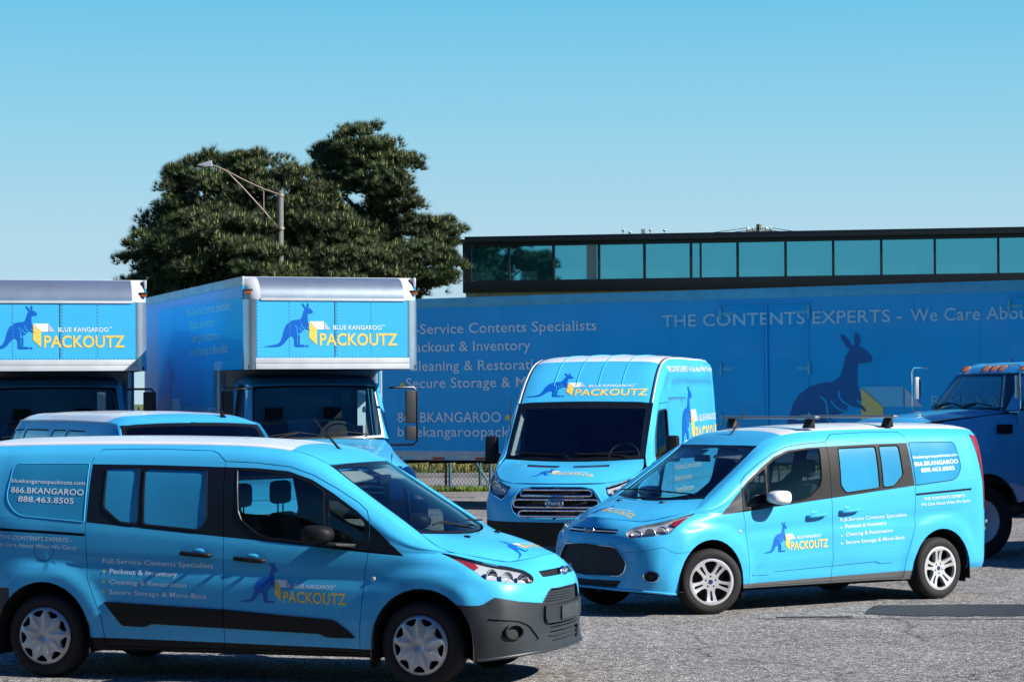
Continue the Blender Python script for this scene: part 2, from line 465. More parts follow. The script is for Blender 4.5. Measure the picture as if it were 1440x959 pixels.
# ---------------------------------------------------------------- lettering and the emblem (flat shapes in 2D)
_tcache = {}
def text2d(s, bold=.012):
    """unit-cap-height text: (verts, tris, width)"""
    k = (s, bold)
    if k not in _tcache:
        c = bpy.data.curves.new('t', 'FONT'); c.body = s; c.size = 1.; c.resolution_u = 3; c.offset = bold; c.space_character = 1.03
        o = bpy.data.objects.new('t', c); C.objects.link(o); bpy.context.view_layer.update()
        me = o.evaluated_get(bpy.context.evaluated_depsgraph_get()).to_mesh()
        v = np.array([(p.co.x, p.co.y) for p in me.vertices]); t = [tuple(p.vertices) for p in me.polygons]
        o.to_mesh_clear() if False else None
        bpy.data.objects.remove(o); bpy.data.curves.remove(c)
        v[:, 0] -= v[:, 0].min(); v /= .70
        _tcache[k] = (v, t, v[:, 0].max())
    return _tcache[k]
def tri2d(poly):
    r = delaunay_2d_cdt([Vector(p) for p in poly], [(i, (i+1) % len(poly)) for i in range(len(poly))], [], 1, 1e-7, False)
    V = np.array([(p.x, p.y) for p in r[0]]); T = np.array([t for t in r[2] if len(t) == 3])
    c = V[T].mean(1); T = T[inpoly(c, poly)]
    a, b, d = V[T[:, 0]], V[T[:, 1]], V[T[:, 2]]
    ar = (b[:, 0]-a[:, 0])*(d[:, 1]-a[:, 1])-(b[:, 1]-a[:, 1])*(d[:, 0]-a[:, 0]); T[ar < 0] = T[ar < 0][:, ::-1]
    return V, [tuple(map(int, t)) for t in T]
def refine2d(V, T, h):
    """split triangles until edges are below h, so flat shapes follow curved panels"""
    V = [tuple(v) for v in V]; T = [tuple(t) for t in T]
    for _ in range(6):
        mid = {}; N = []; ch = False
        def md(a, b):
            k = (min(a, b), max(a, b))
            if k not in mid: mid[k] = len(V); V.append(tuple((V[a][i]+V[b][i])/2 for i in (0, 1)))
            return mid[k]
        lng = lambda a, b: (V[a][0]-V[b][0])**2+(V[a][1]-V[b][1])**2 > h*h
        for a, b, c in T:
            e = [lng(a, b), lng(b, c), lng(c, a)]; k = sum(e)
            if k == 0: N.append((a, b, c)); continue
            ch = True
            if k == 3:
                x, y, z = md(a, b), md(b, c), md(c, a); N += [(a, x, z), (x, b, y), (z, y, c), (x, y, z)]
            else:
                while not e[0]: a, b, c = b, c, a; e = e[1:]+e[:1]
                if k == 1: x = md(a, b); N += [(a, x, c), (x, b, c)]
                elif e[1]: x, y = md(a, b), md(b, c); N += [(a, x, c), (x, y, c), (x, b, y)]
                else: x, z = md(a, b), md(c, a); N += [(a, x, z), (x, b, z), (z, b, c)]
        T = N
        if not ch: break
    return np.array(V), T
KANG = [[(35, 492), (110, 482), (170, 470), (205, 450), (225, 412), (240, 360), (255, 310), (275, 275), (310, 246), (350, 233), (400, 228), (424, 210), (437, 172), (445, 142), (458, 124),
         (442, 106), (428, 86), (425, 70), (440, 77), (456, 96), (468, 113), (477, 110), (474, 86), (480, 65), (491, 75), (495, 95), (487, 113), (504, 118), (524, 134), (537, 152), (533, 164), (506, 168), (485, 169),
         (482, 195), (483, 232), (487, 262), (496, 278), (501, 300), (492, 303), (484, 290), (476, 302), (486, 313), (501, 318), (518, 339), (510, 345), (496, 330), (468, 322), (450, 312),
         (444, 338), (415, 356), (389, 372), (380, 378), (379, 458), (390, 473), (438, 472), (454, 482), (452, 495), (362, 495), (351, 486), (350, 442), (344, 406), (325, 388), (300, 402), (270, 432), (245, 464), (215, 487), (180, 494), (100, 496)],
        [(389, 380), (404, 378), (404, 466), (389, 467)], [(461, 479), (480, 474), (497, 491), (465, 495)]]
KLINE = [[(352, 285), (366, 293), (374, 312), (378, 345), (379, 380)], [(390, 300), (405, 322), (428, 340), (442, 336)], [(418, 262), (420, 285), (432, 303), (452, 318)]]
def emblem(words=True, ks=1.):
    """the kangaroo, carton and name: list of (part name, material, verts, tris); x 0..1.355, y up"""
    f = lambda P: [((x-35)/1000, (496-y)/1000) for x, y in P]
    V, T = np.zeros((0, 2)), []
    for P in KANG:
        v, t = tri2d(f(P)); T += [tuple(i+len(V) for i in q) for q in t]; V = np.vstack([V, v])
    out = [('kangaroo_emblem', 'film_blue', V, T, 0)]
    V, T = np.zeros((0, 2)), []
    for P in KLINE:
        v, t = tri2d(strip(f(P), .0065)); T += [tuple(i+len(V) for i in q) for q in t]; V = np.vstack([V, v])
    out.append(('emblem_line', 'wrap', V, T, 1))
    out.append(('carton_emblem', 'film_white', *tri2d(f([(497, 245), (645, 245), (645, 325), (577, 325)])), 0))
    out.append(('carton_flap', 'film_grey', *tri2d(f([(650, 250), (712, 325), (650, 325)])), 0))
    out.append(('carton_side', 'film_yellow', *tri2d(f([(497, 250), (574, 325), (574, 475), (497, 405)])), 0))
    if words:
        for s, x0, x1, y0, y1, m in (('BLUE KANGAROO', 740, 1230, 325, 282, 'film_white'), ('PACKOUTZ', 603, 1390, 478, 362, 'film_yellow')):
            v, t, wd = text2d(s, .018 if s[0] == 'P' else .012)
            v = np.column_stack([(x0-35+v[:, 0]/wd*(x1-x0))/1000, (496-y0)/1000+v[:, 1]*(y0-y1)/1000])
            out.append(('lettering', m, v, t, 0))
        v, t, wd = text2d('TM', .02); out.append(('lettering', 'film_white', np.column_stack([1.20+v[:, 0]/wd*.028, .206+v[:, 1]*.012]), t, 0))
    return out
def words2d(s, x0, x1, y0, cap, bold=.010):
    v, t, wd = text2d(s, bold); return np.column_stack([x0+v[:, 0]/wd*(x1-x0), y0+v[:, 1]*cap]), t
def lay(name, material, V, T, f, parent, h=.05, flip=False):
    """put flat shapes on a surface: f maps an (n,2) array to positions and normals"""
    V, T = refine2d(V, T, h); p, n = f(V)
    q = Piece(); q.add(p, [t[::-1] for t in T] if flip else T, n)
    return obj(name, q, material, parent)
# ---------------------------------------------------------------- small van: surfaces (x forward from the front axle, y to the van's left, z up)
TC_WB = 3.062
def tc_belt(x): return float(np.interp(x, [-3.9, -3.4, -2.7, -1.55, -.4, -.1, .05, .2], [1.245, 1.225, 1.185, 1.085, 1.0, .965, .985, .988]))
def tc_patches():
    xs = [(-3.88, .60), (-3.84, .74), (-3.72, .85), (-3.45, .888), (-3.0, .897), (-2.2, .897), (-1.4, .897), (-.75, .896), (-.3, .893), (.05, .86), (.2, .80)]
    S = []
    for i, (x, yb) in enumerate(xs):
        zb = tc_belt(x); k = yb/.897
        f = 1. if i < 9 else {9: .6, 10: .35}[i]
        w = .897 if i >= 9 else yb
        zl = .30 if x < -3.4 else (.235 if x < .0 else .225)
        col = [(w-.037*k, zl), (w-.004, .36), (w+.010, .56), (w+.016, .78)]
        col = [(x, y, z) for y, z in col]
        if i < 9: col += [(x, yb+.012, zb-.13), (x, yb+.008, zb-.055), (x, yb, zb)]
        elif i == 9: col += [(x, .903, .875), (x, .89, .94), (x, yb, zb)]
        else: col += [(x+.01, .893, .865), (x+.005, .86, .935), (x, yb, zb)]
        S.append(col)
    S.append([(.43, .868, .215), (.42, .893, .36), (.41, .905, .56), (.40, .905, .73), (.39, .862, .86), (.375, .79, .92), (.36, .70, .953)])
    S.append([(.62, .80, .235), (.615, .835, .36), (.61, .84, .56), (.585, .82, .73), (.545, .755, .83), (.51, .68, .885), (.47, .60, .923)])
    S.append([(.755, .64, .25), (.745, .66, .36), (.735, .67, .56), (.715, .665, .72), (.665, .62, .815), (.615, .56, .87), (.555, .50, .905)])
    S.append([(.825, .43, .255), (.805, .45, .36), (.80, .46, .56), (.795, .45, .71), (.755, .415, .81), (.71, .37, .87), (.655, .32, .918)])
    S.append([(.86, .21, .26), (.84, .22, .36), (.838, .22, .55), (.84, .22, .70), (.805, .21, .81), (.765, .19, .875), (.71, .16, .932)])
    S.append([(.872, 0., .262), (.85, 0., .36), (.85, 0., .55), (.855, 0., .70), (.82, 0., .81), (.782, 0., .875), (.735, 0., .937)])
    def flare(p):
        p = np.array(p, float)
        for xw in (0.02, -TC_WB):
            d = np.hypot(p[..., 0]-xw, p[..., 2]-.33)
            s = np.clip((.60-d)/.14, 0, 1); s = s*s*(3-2*s)
            m = np.clip((np.abs(p[..., 1])-.62)/.12, 0, 1)*np.clip((1.0-p[..., 2])/.15, 0, 1)
            p[..., 1] += .020*s*m
        # soft shoulder line and hollow below it along the doors
        t = np.clip((p[..., 0]+3.5)/.4, 0, 1)*np.clip((-.05-p[..., 0])/.4, 0, 1)
        zc = .90-.035*(p[..., 0]+1.5)
        p[..., 1] -= .011*t*np.exp(-((p[..., 2]-zc+.075)/.06)**2)
        p[..., 1] -= .009*t*np.exp(-((p[..., 2]-.40)/.07)**2)
        return p
    S = Patch(S, flare, 'u')
    U = []
    for x, rows in [
        (-3.88, [(.60, 1.245), (.59, 1.42), (.56, 1.60), (.54, 1.66), (.50, 1.71)]),
        (-3.84, [(.74, 1.243), (.72, 1.42), (.67, 1.61), (.64, 1.68), (.58, 1.735)]),
        (-3.72, [(.85, 1.238), (.81, 1.42), (.745, 1.615), (.705, 1.693), (.625, 1.755)]),
        (-3.45, [(.888, 1.227), (.84, 1.42), (.775, 1.62), (.73, 1.70), (.645, 1.765)]),
        (-3.0, [(.897, 1.203), (.845, 1.42), (.778, 1.625), (.733, 1.705), (.65, 1.772)]),
        (-2.2, [(.897, 1.142), (.845, 1.41), (.778, 1.62), (.733, 1.703), (.65, 1.773)]),
        (-1.7, [(.897, 1.098), (.846, 1.40), (.78, 1.612), (.735, 1.697), (.65, 1.767)]),
        (-1.3, [(.897, 1.066), (.849, 1.375), (.782, 1.595), (.735, 1.68), (.642, 1.748)]),
        (-1.0, [(.897, 1.044), (.853, 1.325), (.787, 1.56), (.735, 1.64), (.63, 1.70)]),
        (-.83, [(.896, 1.032), (.857, 1.27), (.797, 1.50), (.735, 1.58), (.615, 1.625)]),
        (-.65, [(.896, 1.018), (.862, 1.21), (.812, 1.41), (.745, 1.485), (.632, 1.505)]),
        (-.4, [(.894, 1.0), (.872, 1.12), (.838, 1.265), (.77, 1.33), (.66, 1.34)]),
        (-.2, [(.893, .982), (.884, 1.05), (.858, 1.135), (.795, 1.20), (.685, 1.212)]),
        (-.06, [(.882, .97), (.876, 1.01), (.86, 1.06), (.805, 1.108), (.715, 1.122)]),
        (.07, [(.856, .986), (.854, 1.0), (.847, 1.02), (.82, 1.038), (.775, 1.045)]),
        (.2, [(.80, .988), (.7998, .989), (.7996, .99), (.7994, .991), (.799, .992)])]:
        U.append([(x, y, z) for y, z in rows])
    U = Patch(U)
    R = []
    for x0, y, z, xc, zc in [(-3.88, .50, 1.71, -3.93, 1.745), (-3.84, .58, 1.735, -3.88, 1.785), (-3.72, .625, 1.755, -3.74, 1.81), (-3.45, .645, 1.765, -3.45, 1.823), (-3.0, .65, 1.772, -3.0, 1.832),
                            (-2.2, .65, 1.773, -2.2, 1.83), (-1.7, .65, 1.767, -1.7, 1.815), (-1.3, .642, 1.748, -1.29, 1.785), (-1.0, .63, 1.70, -.97, 1.722), (-.83, .615, 1.625, -.76, 1.628)]:
        R.append([(x0, y, z), (x0+(xc-x0)*.25, y-.09, z+(zc-z)*.42), (x0+(xc-x0)*.62, y*.55, z+(zc-z)*.80), (xc, 0., zc)])
    R = Patch(R, None, 'v')
    W = Patch([[(-.83, .60, 1.618), (-.79, .32, 1.627), (-.765, 0., 1.630)],
               [(-.655, .622, 1.495), (-.585, .34, 1.51), (-.55, 0., 1.515)],
               [(-.41, .648, 1.33), (-.315, .36, 1.345), (-.27, 0., 1.345)],
               [(-.22, .672, 1.205), (-.10, .37, 1.205), (-.055, 0., 1.20)],
               [(-.085, .70, 1.118), (.035, .38, 1.103), (.085, 0., 1.093)]], None, 'v')
    Hd = Patch([[(-.06, .705, 1.118), (.045, .42, 1.102), (.09, .2, 1.092), (.105, 0., 1.088)],
                [(.075, .765, 1.042), (.17, .46, 1.072), (.22, .22, 1.070), (.24, 0., 1.068)],
                [(.205, .792, .993), (.32, .48, 1.028), (.38, .23, 1.033), (.40, 0., 1.034)],
                [(.365, .695, .957), (.46, .44, .985), (.52, .21, .997), (.545, 0., 1.0)],
                [(.475, .595, .927), (.56, .385, .948), (.61, .19, .965), (.645, 0., .972)],
                [(.56, .495, .908), (.65, .315, .921), (.705, .155, .934), (.73, 0., .94)]], None, 'v')
    return dict(S=S, U=U, R=R, W=W, H=Hd)
# ---------------------------------------------------------------- tall van: surfaces
def tall_patches():
    ZT, YT = [.3, .55, .8, 1.05, 1.32, 1.6, 1.9, 2.15, 2.4, 2.56, 2.63], [.965, 1.0, 1.018, 1.022, 1.006, .985, .968, .952, .930, .908, .875]
    yt = lambda z: float(np.interp(z, ZT, YT))
    S = []
    for x, k in [(-4.98, .90), (-4.9, .965), (-4.6, 1.), (-3.5, 1.), (-2.2, 1.), (-1.2, 1.), (-.6, 1.), (-.2, 1.), (.1, .995)]:
        zt = 1.30 if x < .05 else 1.25
        S.append([(x, yt(z)*k-(.03 if (z > 1.2 and x > 0) else 0), z) for z in (.32, .55, .8, 1.02, 1.15, zt)])
    S.append([(.42, .955, .30), (.42, 1.0, .55), (.42, 1.012, .80), (.41, .995, .98), (.40, .965, 1.09), (.38, .905, 1.17)])
    S.append([(.70, .88, .30), (.70, .92, .55), (.69, .935, .78), (.66, .90, .95), (.63, .85, 1.04), (.59, .79, 1.10)])
    S.append([(.86, .70, .30), (.88, .73, .55), (.87, .735, .76), (.83, .70, .93), (.79, .65, 1.01), (.74, .60, 1.065)])
    S.append([(.95, .45, .30), (.97, .47, .55), (.965, .47, .76), (.93, .45, .93), (.885, .42, 1.005), (.83, .38, 1.055)])
    S.append([(.99, .2, .30), (1.01, .22, .55), (1.005, .22, .76), (.97, .21, .93), (.925, .2, 1.005), (.87, .18, 1.055)])
    S.append([(1.0, 0, .30), (1.02, 0, .55), (1.015, 0, .76), (.98, 0, .93), (.935, 0, 1.005), (.88, 0, 1.055)])
    def flare(p):
        p = np.array(p, float)
        for xw in (0., -3.75):
            d = np.hypot(p[..., 0]-xw, p[..., 2]-.36); s = np.clip((.62-d)/.14, 0, 1); s = s*s*(3-2*s)
            p[..., 1] += .018*s*np.clip((np.abs(p[..., 1])-.7)/.15, 0, 1)
        t = np.clip((-.9-p[..., 0])/.25, 0, 1)*np.clip((p[..., 0]+4.75)/.15, 0, 1)
        p[..., 1] -= .014*t*np.exp(-((p[..., 2]-.98)/.05)**2)
        return p
    S = Patch(S, flare, 'u')
    U = []
    rail = [(-5.0, .78, 2.57), (-4.93, .825, 2.61), (-4.6, .85, 2.635), (-3.5, .855, 2.64), (-2.2, .858, 2.635), (-1.75, .866, 2.61), (-1.42, .874, 2.54), (-1.15, .882, 2.41), (-.92, .890, 2.24), (-.70, .896, 2.045), (-.48, .902, 1.82), (-.25, .908, 1.57), (-.08, .918, 1.385), (.1, .97, 1.262)]
    for i, (x, ye, ze) in enumerate(rail):
        zb = 1.30 if x < .05 else 1.25
        kk = {0: .90, 1: .965}.get(i, 1.)
        yb = (yt(zb)*kk if x < .05 else 1.022*.995-.03)
        col = [(x, yb, zb)]
        if i < len(rail)-1:
            zt = ze-(.06 if i < 9 else .05*(ze-1.3)/.75+.02)
            for f in (.25, .48, .68, .85, 1.):
                z = zb+(zt-zb)*f; y = yt(z)*kk
                y = y if i < 8 else y-(.02*f)
                col.append((x, max(y, ye+.012*(1.4-f)) if f < 1 else max(min(y, ye+.055), ye+.022), z))
        else:
            for f in (.2, .4, .6, .8, .92): col.append((x, yb+(ye-yb)*f, zb+(ze-zb)*f))
        col.append((x, ye, ze)); U.append(col)
    def crease(p):
        p = np.array(p, float)
        t = np.clip((-1.25-p[..., 0])/.3, 0, 1)*np.clip((p[..., 0]+4.85)/.1, 0, 1)
        p[..., 1] -= .022*t*np.exp(-((p[..., 2]-2.31)/.035)**2)
        p[..., 1] -= .010*t*np.clip((2.12-p[..., 2])/.01, 0, 1)*np.clip((p[..., 2]-1.42)/.02, 0, 1)
        return p
    U = Patch(U, crease)
    cen = [(-5.04, 2.60), (-4.97, 2.65), (-4.6, 2.69), (-3.5, 2.70), (-2.2, 2.692), (-1.75, 2.668), (-1.42, 2.60), (-1.13, 2.465), (-.88, 2.29), (-.63, 2.075)]
    R = Patch([[(x, y, z), (x+(xc-x)*.2, y-.10, z+(zc-z)*.45), (x+(xc-x)*.6, y*.5, z+(zc-z)*.85), (xc, 0, zc)] for (x, y, z), (xc, zc) in zip(rail[:10], cen)], None, 'v')
    W = Patch([[(-.70, .886, 2.045), (-.655, .38, 2.067), (-.63, 0, 2.075)], [(-.48, .893, 1.82), (-.405, .40, 1.84), (-.375, 0, 1.845)],
               [(-.25, .899, 1.57), (-.155, .42, 1.585), (-.12, 0, 1.588)], [(-.06, .905, 1.345), (.06, .45, 1.335), (.10, 0, 1.33)]], None, 'v')
    H = Patch([[(-.05, .91, 1.345), (.07, .5, 1.325), (.11, .25, 1.318), (.12, 0, 1.315)],
               [(.16, .945, 1.25), (.27, .55, 1.285), (.32, .27, 1.28), (.33, 0, 1.278)],
               [(.385, .90, 1.175), (.50, .56, 1.205), (.56, .27, 1.215), (.57, 0, 1.215)],
               [(.595, .785, 1.105), (.68, .50, 1.13), (.735, .25, 1.14), (.75, 0, 1.14)],
               [(.745, .595, 1.07), (.81, .385, 1.068), (.855, .19, 1.066), (.873, 0, 1.066)]], None, 'v')
    return dict(S=S, U=U, R=R, W=W, H=H)
# ---------------------------------------------------------------- small van: assembly
def tyre(R, w, rim):
    """tyre as a lathe about y, outer face at y=0 going to -w"""
    p = [(rim-.005, -.012), (rim+.012, -.002), (rim+.03, .004), ((R+rim)/2, .010), (R-.03, .002), (R-.012, -.012), (R-.003, -.028), (R, -.05)]
    for g in (.30, .5, .70):
        p += [(R, -w*g+.006), (R-.006, -w*g+.004), (R-.006, -w*g-.004), (R, -w*g-.006)]
    p += [(R, -w+.05), (R-.012, -w+.012), ((R+rim)/2, -w-.006), (rim, -w+.01), (rim-.012, -w+.03), (rim-.012, -.03)]
    return lathe(p, 64, 1, close=True)
def tc_wheels(root, kind, mk):
    R, Rm = .322, .212
    ty = mesh_from('tyre', tyre(R, .205, Rm), 'rubber', 40)
    back = mesh_from('brake_drum', lathe([(.0, -.075), (.13, -.075), (.15, -.085), (.19, -.09), (.195, -.15), (.0, -.15)], 32, 1), 'under')
    if kind == 'base':
        Rc = .219; holes = []
        for k in range(9):
            a = 2*math.pi*k/9
            h = [(.187, -.048), (.196, -.03), (.196, .03), (.187, .048), (.172, .040), (.152, .014), (.146, 0), (.152, -.014), (.172, -.040)]
            h = rounded(h, .01, 2)
            holes.append([(x*math.cos(a)-y*math.sin(a), x*math.sin(a)+y*math.cos(a)) for x, y in h])
        def zf(x, y):
            r = np.hypot(x, y); a = np.arctan2(y, x)
            z = .006+.020*np.sqrt(np.clip(1-(r/.24)**2, 0, 1))
            z = z-.014*np.clip((r-.205)/.014, 0, 1)
            rib = np.abs(((a*9/(2*math.pi)+.5) % 1)-.5)*2             # 0 on the window axis, 1 on the spoke axis
            z += .007*np.clip((rib-.55)/.45, 0, 1)*np.clip((r-.05)/.05, 0, 1)*np.clip((.20-r)/.03, 0, 1)
            return z-.012*np.exp(-(r/.034)**4)
        cap = plate2d(((-.23, .23), (-.23, .23)), (.012, .012), circle(0, 0, Rc, 72), holes, zf, .03)
        mt = 'hubcap_silver'
    else:
        Rc = .226; holes = []
        for k in range(5):
            a = 2*math.pi*k/5+.31
            slot = rounded([(.085, -.008), (.175, -.016), (.184, -.006), (.184, .006), (.175, .016), (.085, .008)], .008, 2)
            wide = rounded([(.075, 0), (.105, -.032), (.18, -.068), (.197, -.045), (.203, 0), (.197, .045), (.18, .068), (.105, .032)], .016, 3)
            for h, da in ((slot, 0), (wide, math.pi/5)):
                b = a+da; holes.append([(x*math.cos(b)-y*math.sin(b), x*math.sin(b)+y*math.cos(b)) for x, y in h])
            holes.append([(.052*math.cos(a+.63)+x, .052*math.sin(a+.63)+y) for x, y in circle(0, 0, .010, 10)])
        def zf(x, y):
            r = np.hypot(x, y)
            return -.022+.028*np.clip((r-.05)/.15, 0, 1)**2-.004*np.clip((r-.214)/.01, 0, 1)
        cap = plate2d(((-.24, .24), (-.24, .24)), (.012, .012), circle(0, 0, Rc, 72), holes, zf, .05)
        mt = 'alloy'
    cap = xform(cap, lambda v: (v[0], v[2], v[1])); cap.f = [t[::-1] for t in cap.f]
    capm = mesh_from('hubcap', cap, mt, 28)
    yc = .012 if kind == 'base' else -.018
    cen = mesh_from('hub_badge', lathe([(.0, yc+.006), (.022, yc+.004), (.027, yc-.006), (.03, yc-.014)], 24, 1), 'badge_blue')
    for xw, steer in ((0., mk['steer']), (-TC_WB, 0.)):
        for s in (1, -1):
            wr = empty('wheel', (xw, s*.885, R-.004)); wr.parent = root
            wr.rotation_euler = (0, 0, (steer if xw == 0 else 0)+(0 if s > 0 else math.pi))
            obj('tyre', ty, None, wr); obj('hubcap' if kind == 'base' else 'alloy_rim', capm, None, wr, loc=(0, .004, 0), rot=(0, random.uniform(0, 1.2), 0)); obj('hub_badge', cen, None, wr)
            obj('brake_drum', back, None, wr)

TCP = tc_patches()
UVF = dict(  # front features measured on the nose (u, v)
    head=[(4.17, .832), (4.25, .815), (4.45, .790), (4.76, .775), (4.90, .735), (4.962, .69), (4.972, .645), (4.93, .578), (4.745, .59), (4.545, .615), (4.48, .68), (4.36, .745)],
    slot=[(5.06, .717), (5.6, .727), (5.6, .665), (5.088, .655)],
    fogpocket=[(4.53, .271), (4.76, .245), (4.86, .205), (4.98, .10), (4.90, .085), (4.61, .105), (4.575, .15)],
    bump=[(4.05, -.1), (4.05, .30), (4.30, .367), (4.49, .372), (4.52, .382), (4.595, .434), (4.775, .395), (5.04, .365), (5.12, .475), (5.165, .51), (5.6, .518), (5.6, -.1)],
    grille_a=[(5.17, .500), (5.6, .507), (5.6, .165), (5.16, .165), (5.055, .275), (5.08, .37)],
    low_a=[(5.10, .125), (5.16, .142), (5.6, .140), (5.6, .045), (5.175, .045)],
    grille_b=[(5.6, .49), (5.35, .485), (5.12, .455), (5.065, .42), (4.95, .262), (4.97, .18), (5.03, .14), (5.6, .125)],
    low_b=[(5.0, .097), (5.6, .085), (5.6, .012), (5.04, .02)])
XZ = dict(
    cab=[(-1.565, .25), (-1.56, .30), (-1.557, 1.08), (-1.60, 1.65), (-1.35, 1.64), (-1.07, 1.61), (-.88, 1.55), (-.68, 1.45), (-.50, 1.345), (-.43, 1.29), (-.405, 1.23), (-.40, .98), (-.42, .86), (-.465, .42), (-.47, .25)],
    slide=[(-2.545, .25), (-2.55, .33), (-2.57, .47), (-2.63, .62), (-2.69, .77), (-2.70, 1.05), (-2.71, 1.18), (-2.722, 1.63), (-2.71, 1.69), (-2.66, 1.737), (-2.2, 1.742), (-1.73, 1.728), (-1.68, 1.71), (-1.60, 1.65), (-1.557, 1.08), (-1.56, .30), (-1.565, .25)],
    btrim_s=[(-2.708, 1.627), (-2.2, 1.622), (-1.594, 1.607), (-1.557, 1.088), (-2.704, 1.187)],
    btrim_c=[(-1.594, 1.607), (-1.34, 1.60), (-1.08, 1.578), (-.88, 1.515), (-.70, 1.415), (-.5, 1.285), (-.402, 1.205), (-.402, .985), (-1.28, 1.066), (-1.557, 1.088)],
    tri=[(-.398, 1.20), (-.12, .963), (-.398, .985)],
    g_cab=rounded([(-1.49, 1.588), (-1.452, 1.28), (-1.42, 1.21), (-1.27, 1.105), (-1.19, 1.083), (-.86, 1.052), (-.738, 1.043), (-.775, 1.428), (-.88, 1.492), (-1.08, 1.558), (-1.34, 1.582)], .012, 2),
    g_tri=rounded([(-.735, 1.402), (-.715, 1.055), (-.44, 1.03), (-.44, 1.205), (-.52, 1.272)], .02, 3),
    g_s1=rounded([(-2.578, 1.603), (-2.302, 1.60), (-2.272, 1.178), (-2.42, 1.19), (-2.568, 1.30)], .03, 3),
    g_s2=rounded([(-2.255, 1.597), (-1.737, 1.585), (-1.70, 1.215), (-1.757, 1.137), (-2.225, 1.176)], .03, 3),
    g_q=rounded([(-3.385, 1.628), (-2.735, 1.63), (-2.722, 1.19), (-3.30, 1.235), (-3.415, 1.355)], [.05, .01, .01, .08, .08], 5),
    rail=strip([(-3.52, 1.13), (-3.1, 1.112), (-2.71, 1.093)], .022),
    mould=rounded([(-2.55, .59), (-1.55, .548), (-.67, .49), (-.60, .44), (-.50, .358), (-.73, .36), (-.79, .385), (-1.56, .41), (-2.15, .43), (-2.21, .405), (-2.40, .41)], .02, 3),
    sill=[(-2.74, .1), (-2.74, .318), (-1.6, .30), (-.36, .277), (-.36, .1)],
    cap=circle(-3.058, .975, .085, 24),
    tail=[(-3.67, 1.70), (-3.70, 1.5), (-3.725, 1.2), (-3.735, .93), (-3.78, .90), (-3.83, 1.0), (-3.84, 1.4), (-3.80, 1.68)],
    rearbump=[(-4.2, .1), (-4.2, .70), (-3.62, .69), (-3.35, .68), (-3.35, .1)])
def arch(xc, r, z=.33): return [(xc-r, -.2), (xc-r, z)]+[(xc-r*math.cos(math.pi*k/18), z+r*1.02*math.sin(math.pi*k/18)) for k in range(1, 18)]+[(xc+r, z), (xc+r, -.2)]

def side_map(key, x0, z0, d, slope, off, mirror):
    """2D sheet -> position on the body side; d=+1 runs forward, -1 rearward; mirror: right side of the van"""
    pt = TCP[key]
    def f(V):
        u, v = inv_fast(pt, np.column_stack([x0+d*V[:, 0], z0+d*slope*V[:, 0]+V[:, 1]]), urange=(0, 4.3) if key == 'S' else None)
        n = -pt.normal(u, v); p = pt.eval(u, v)+n*off
        if mirror: p = p*[1, -1, 1]; n = n*[1, -1, 1]
        return p, n
    return f

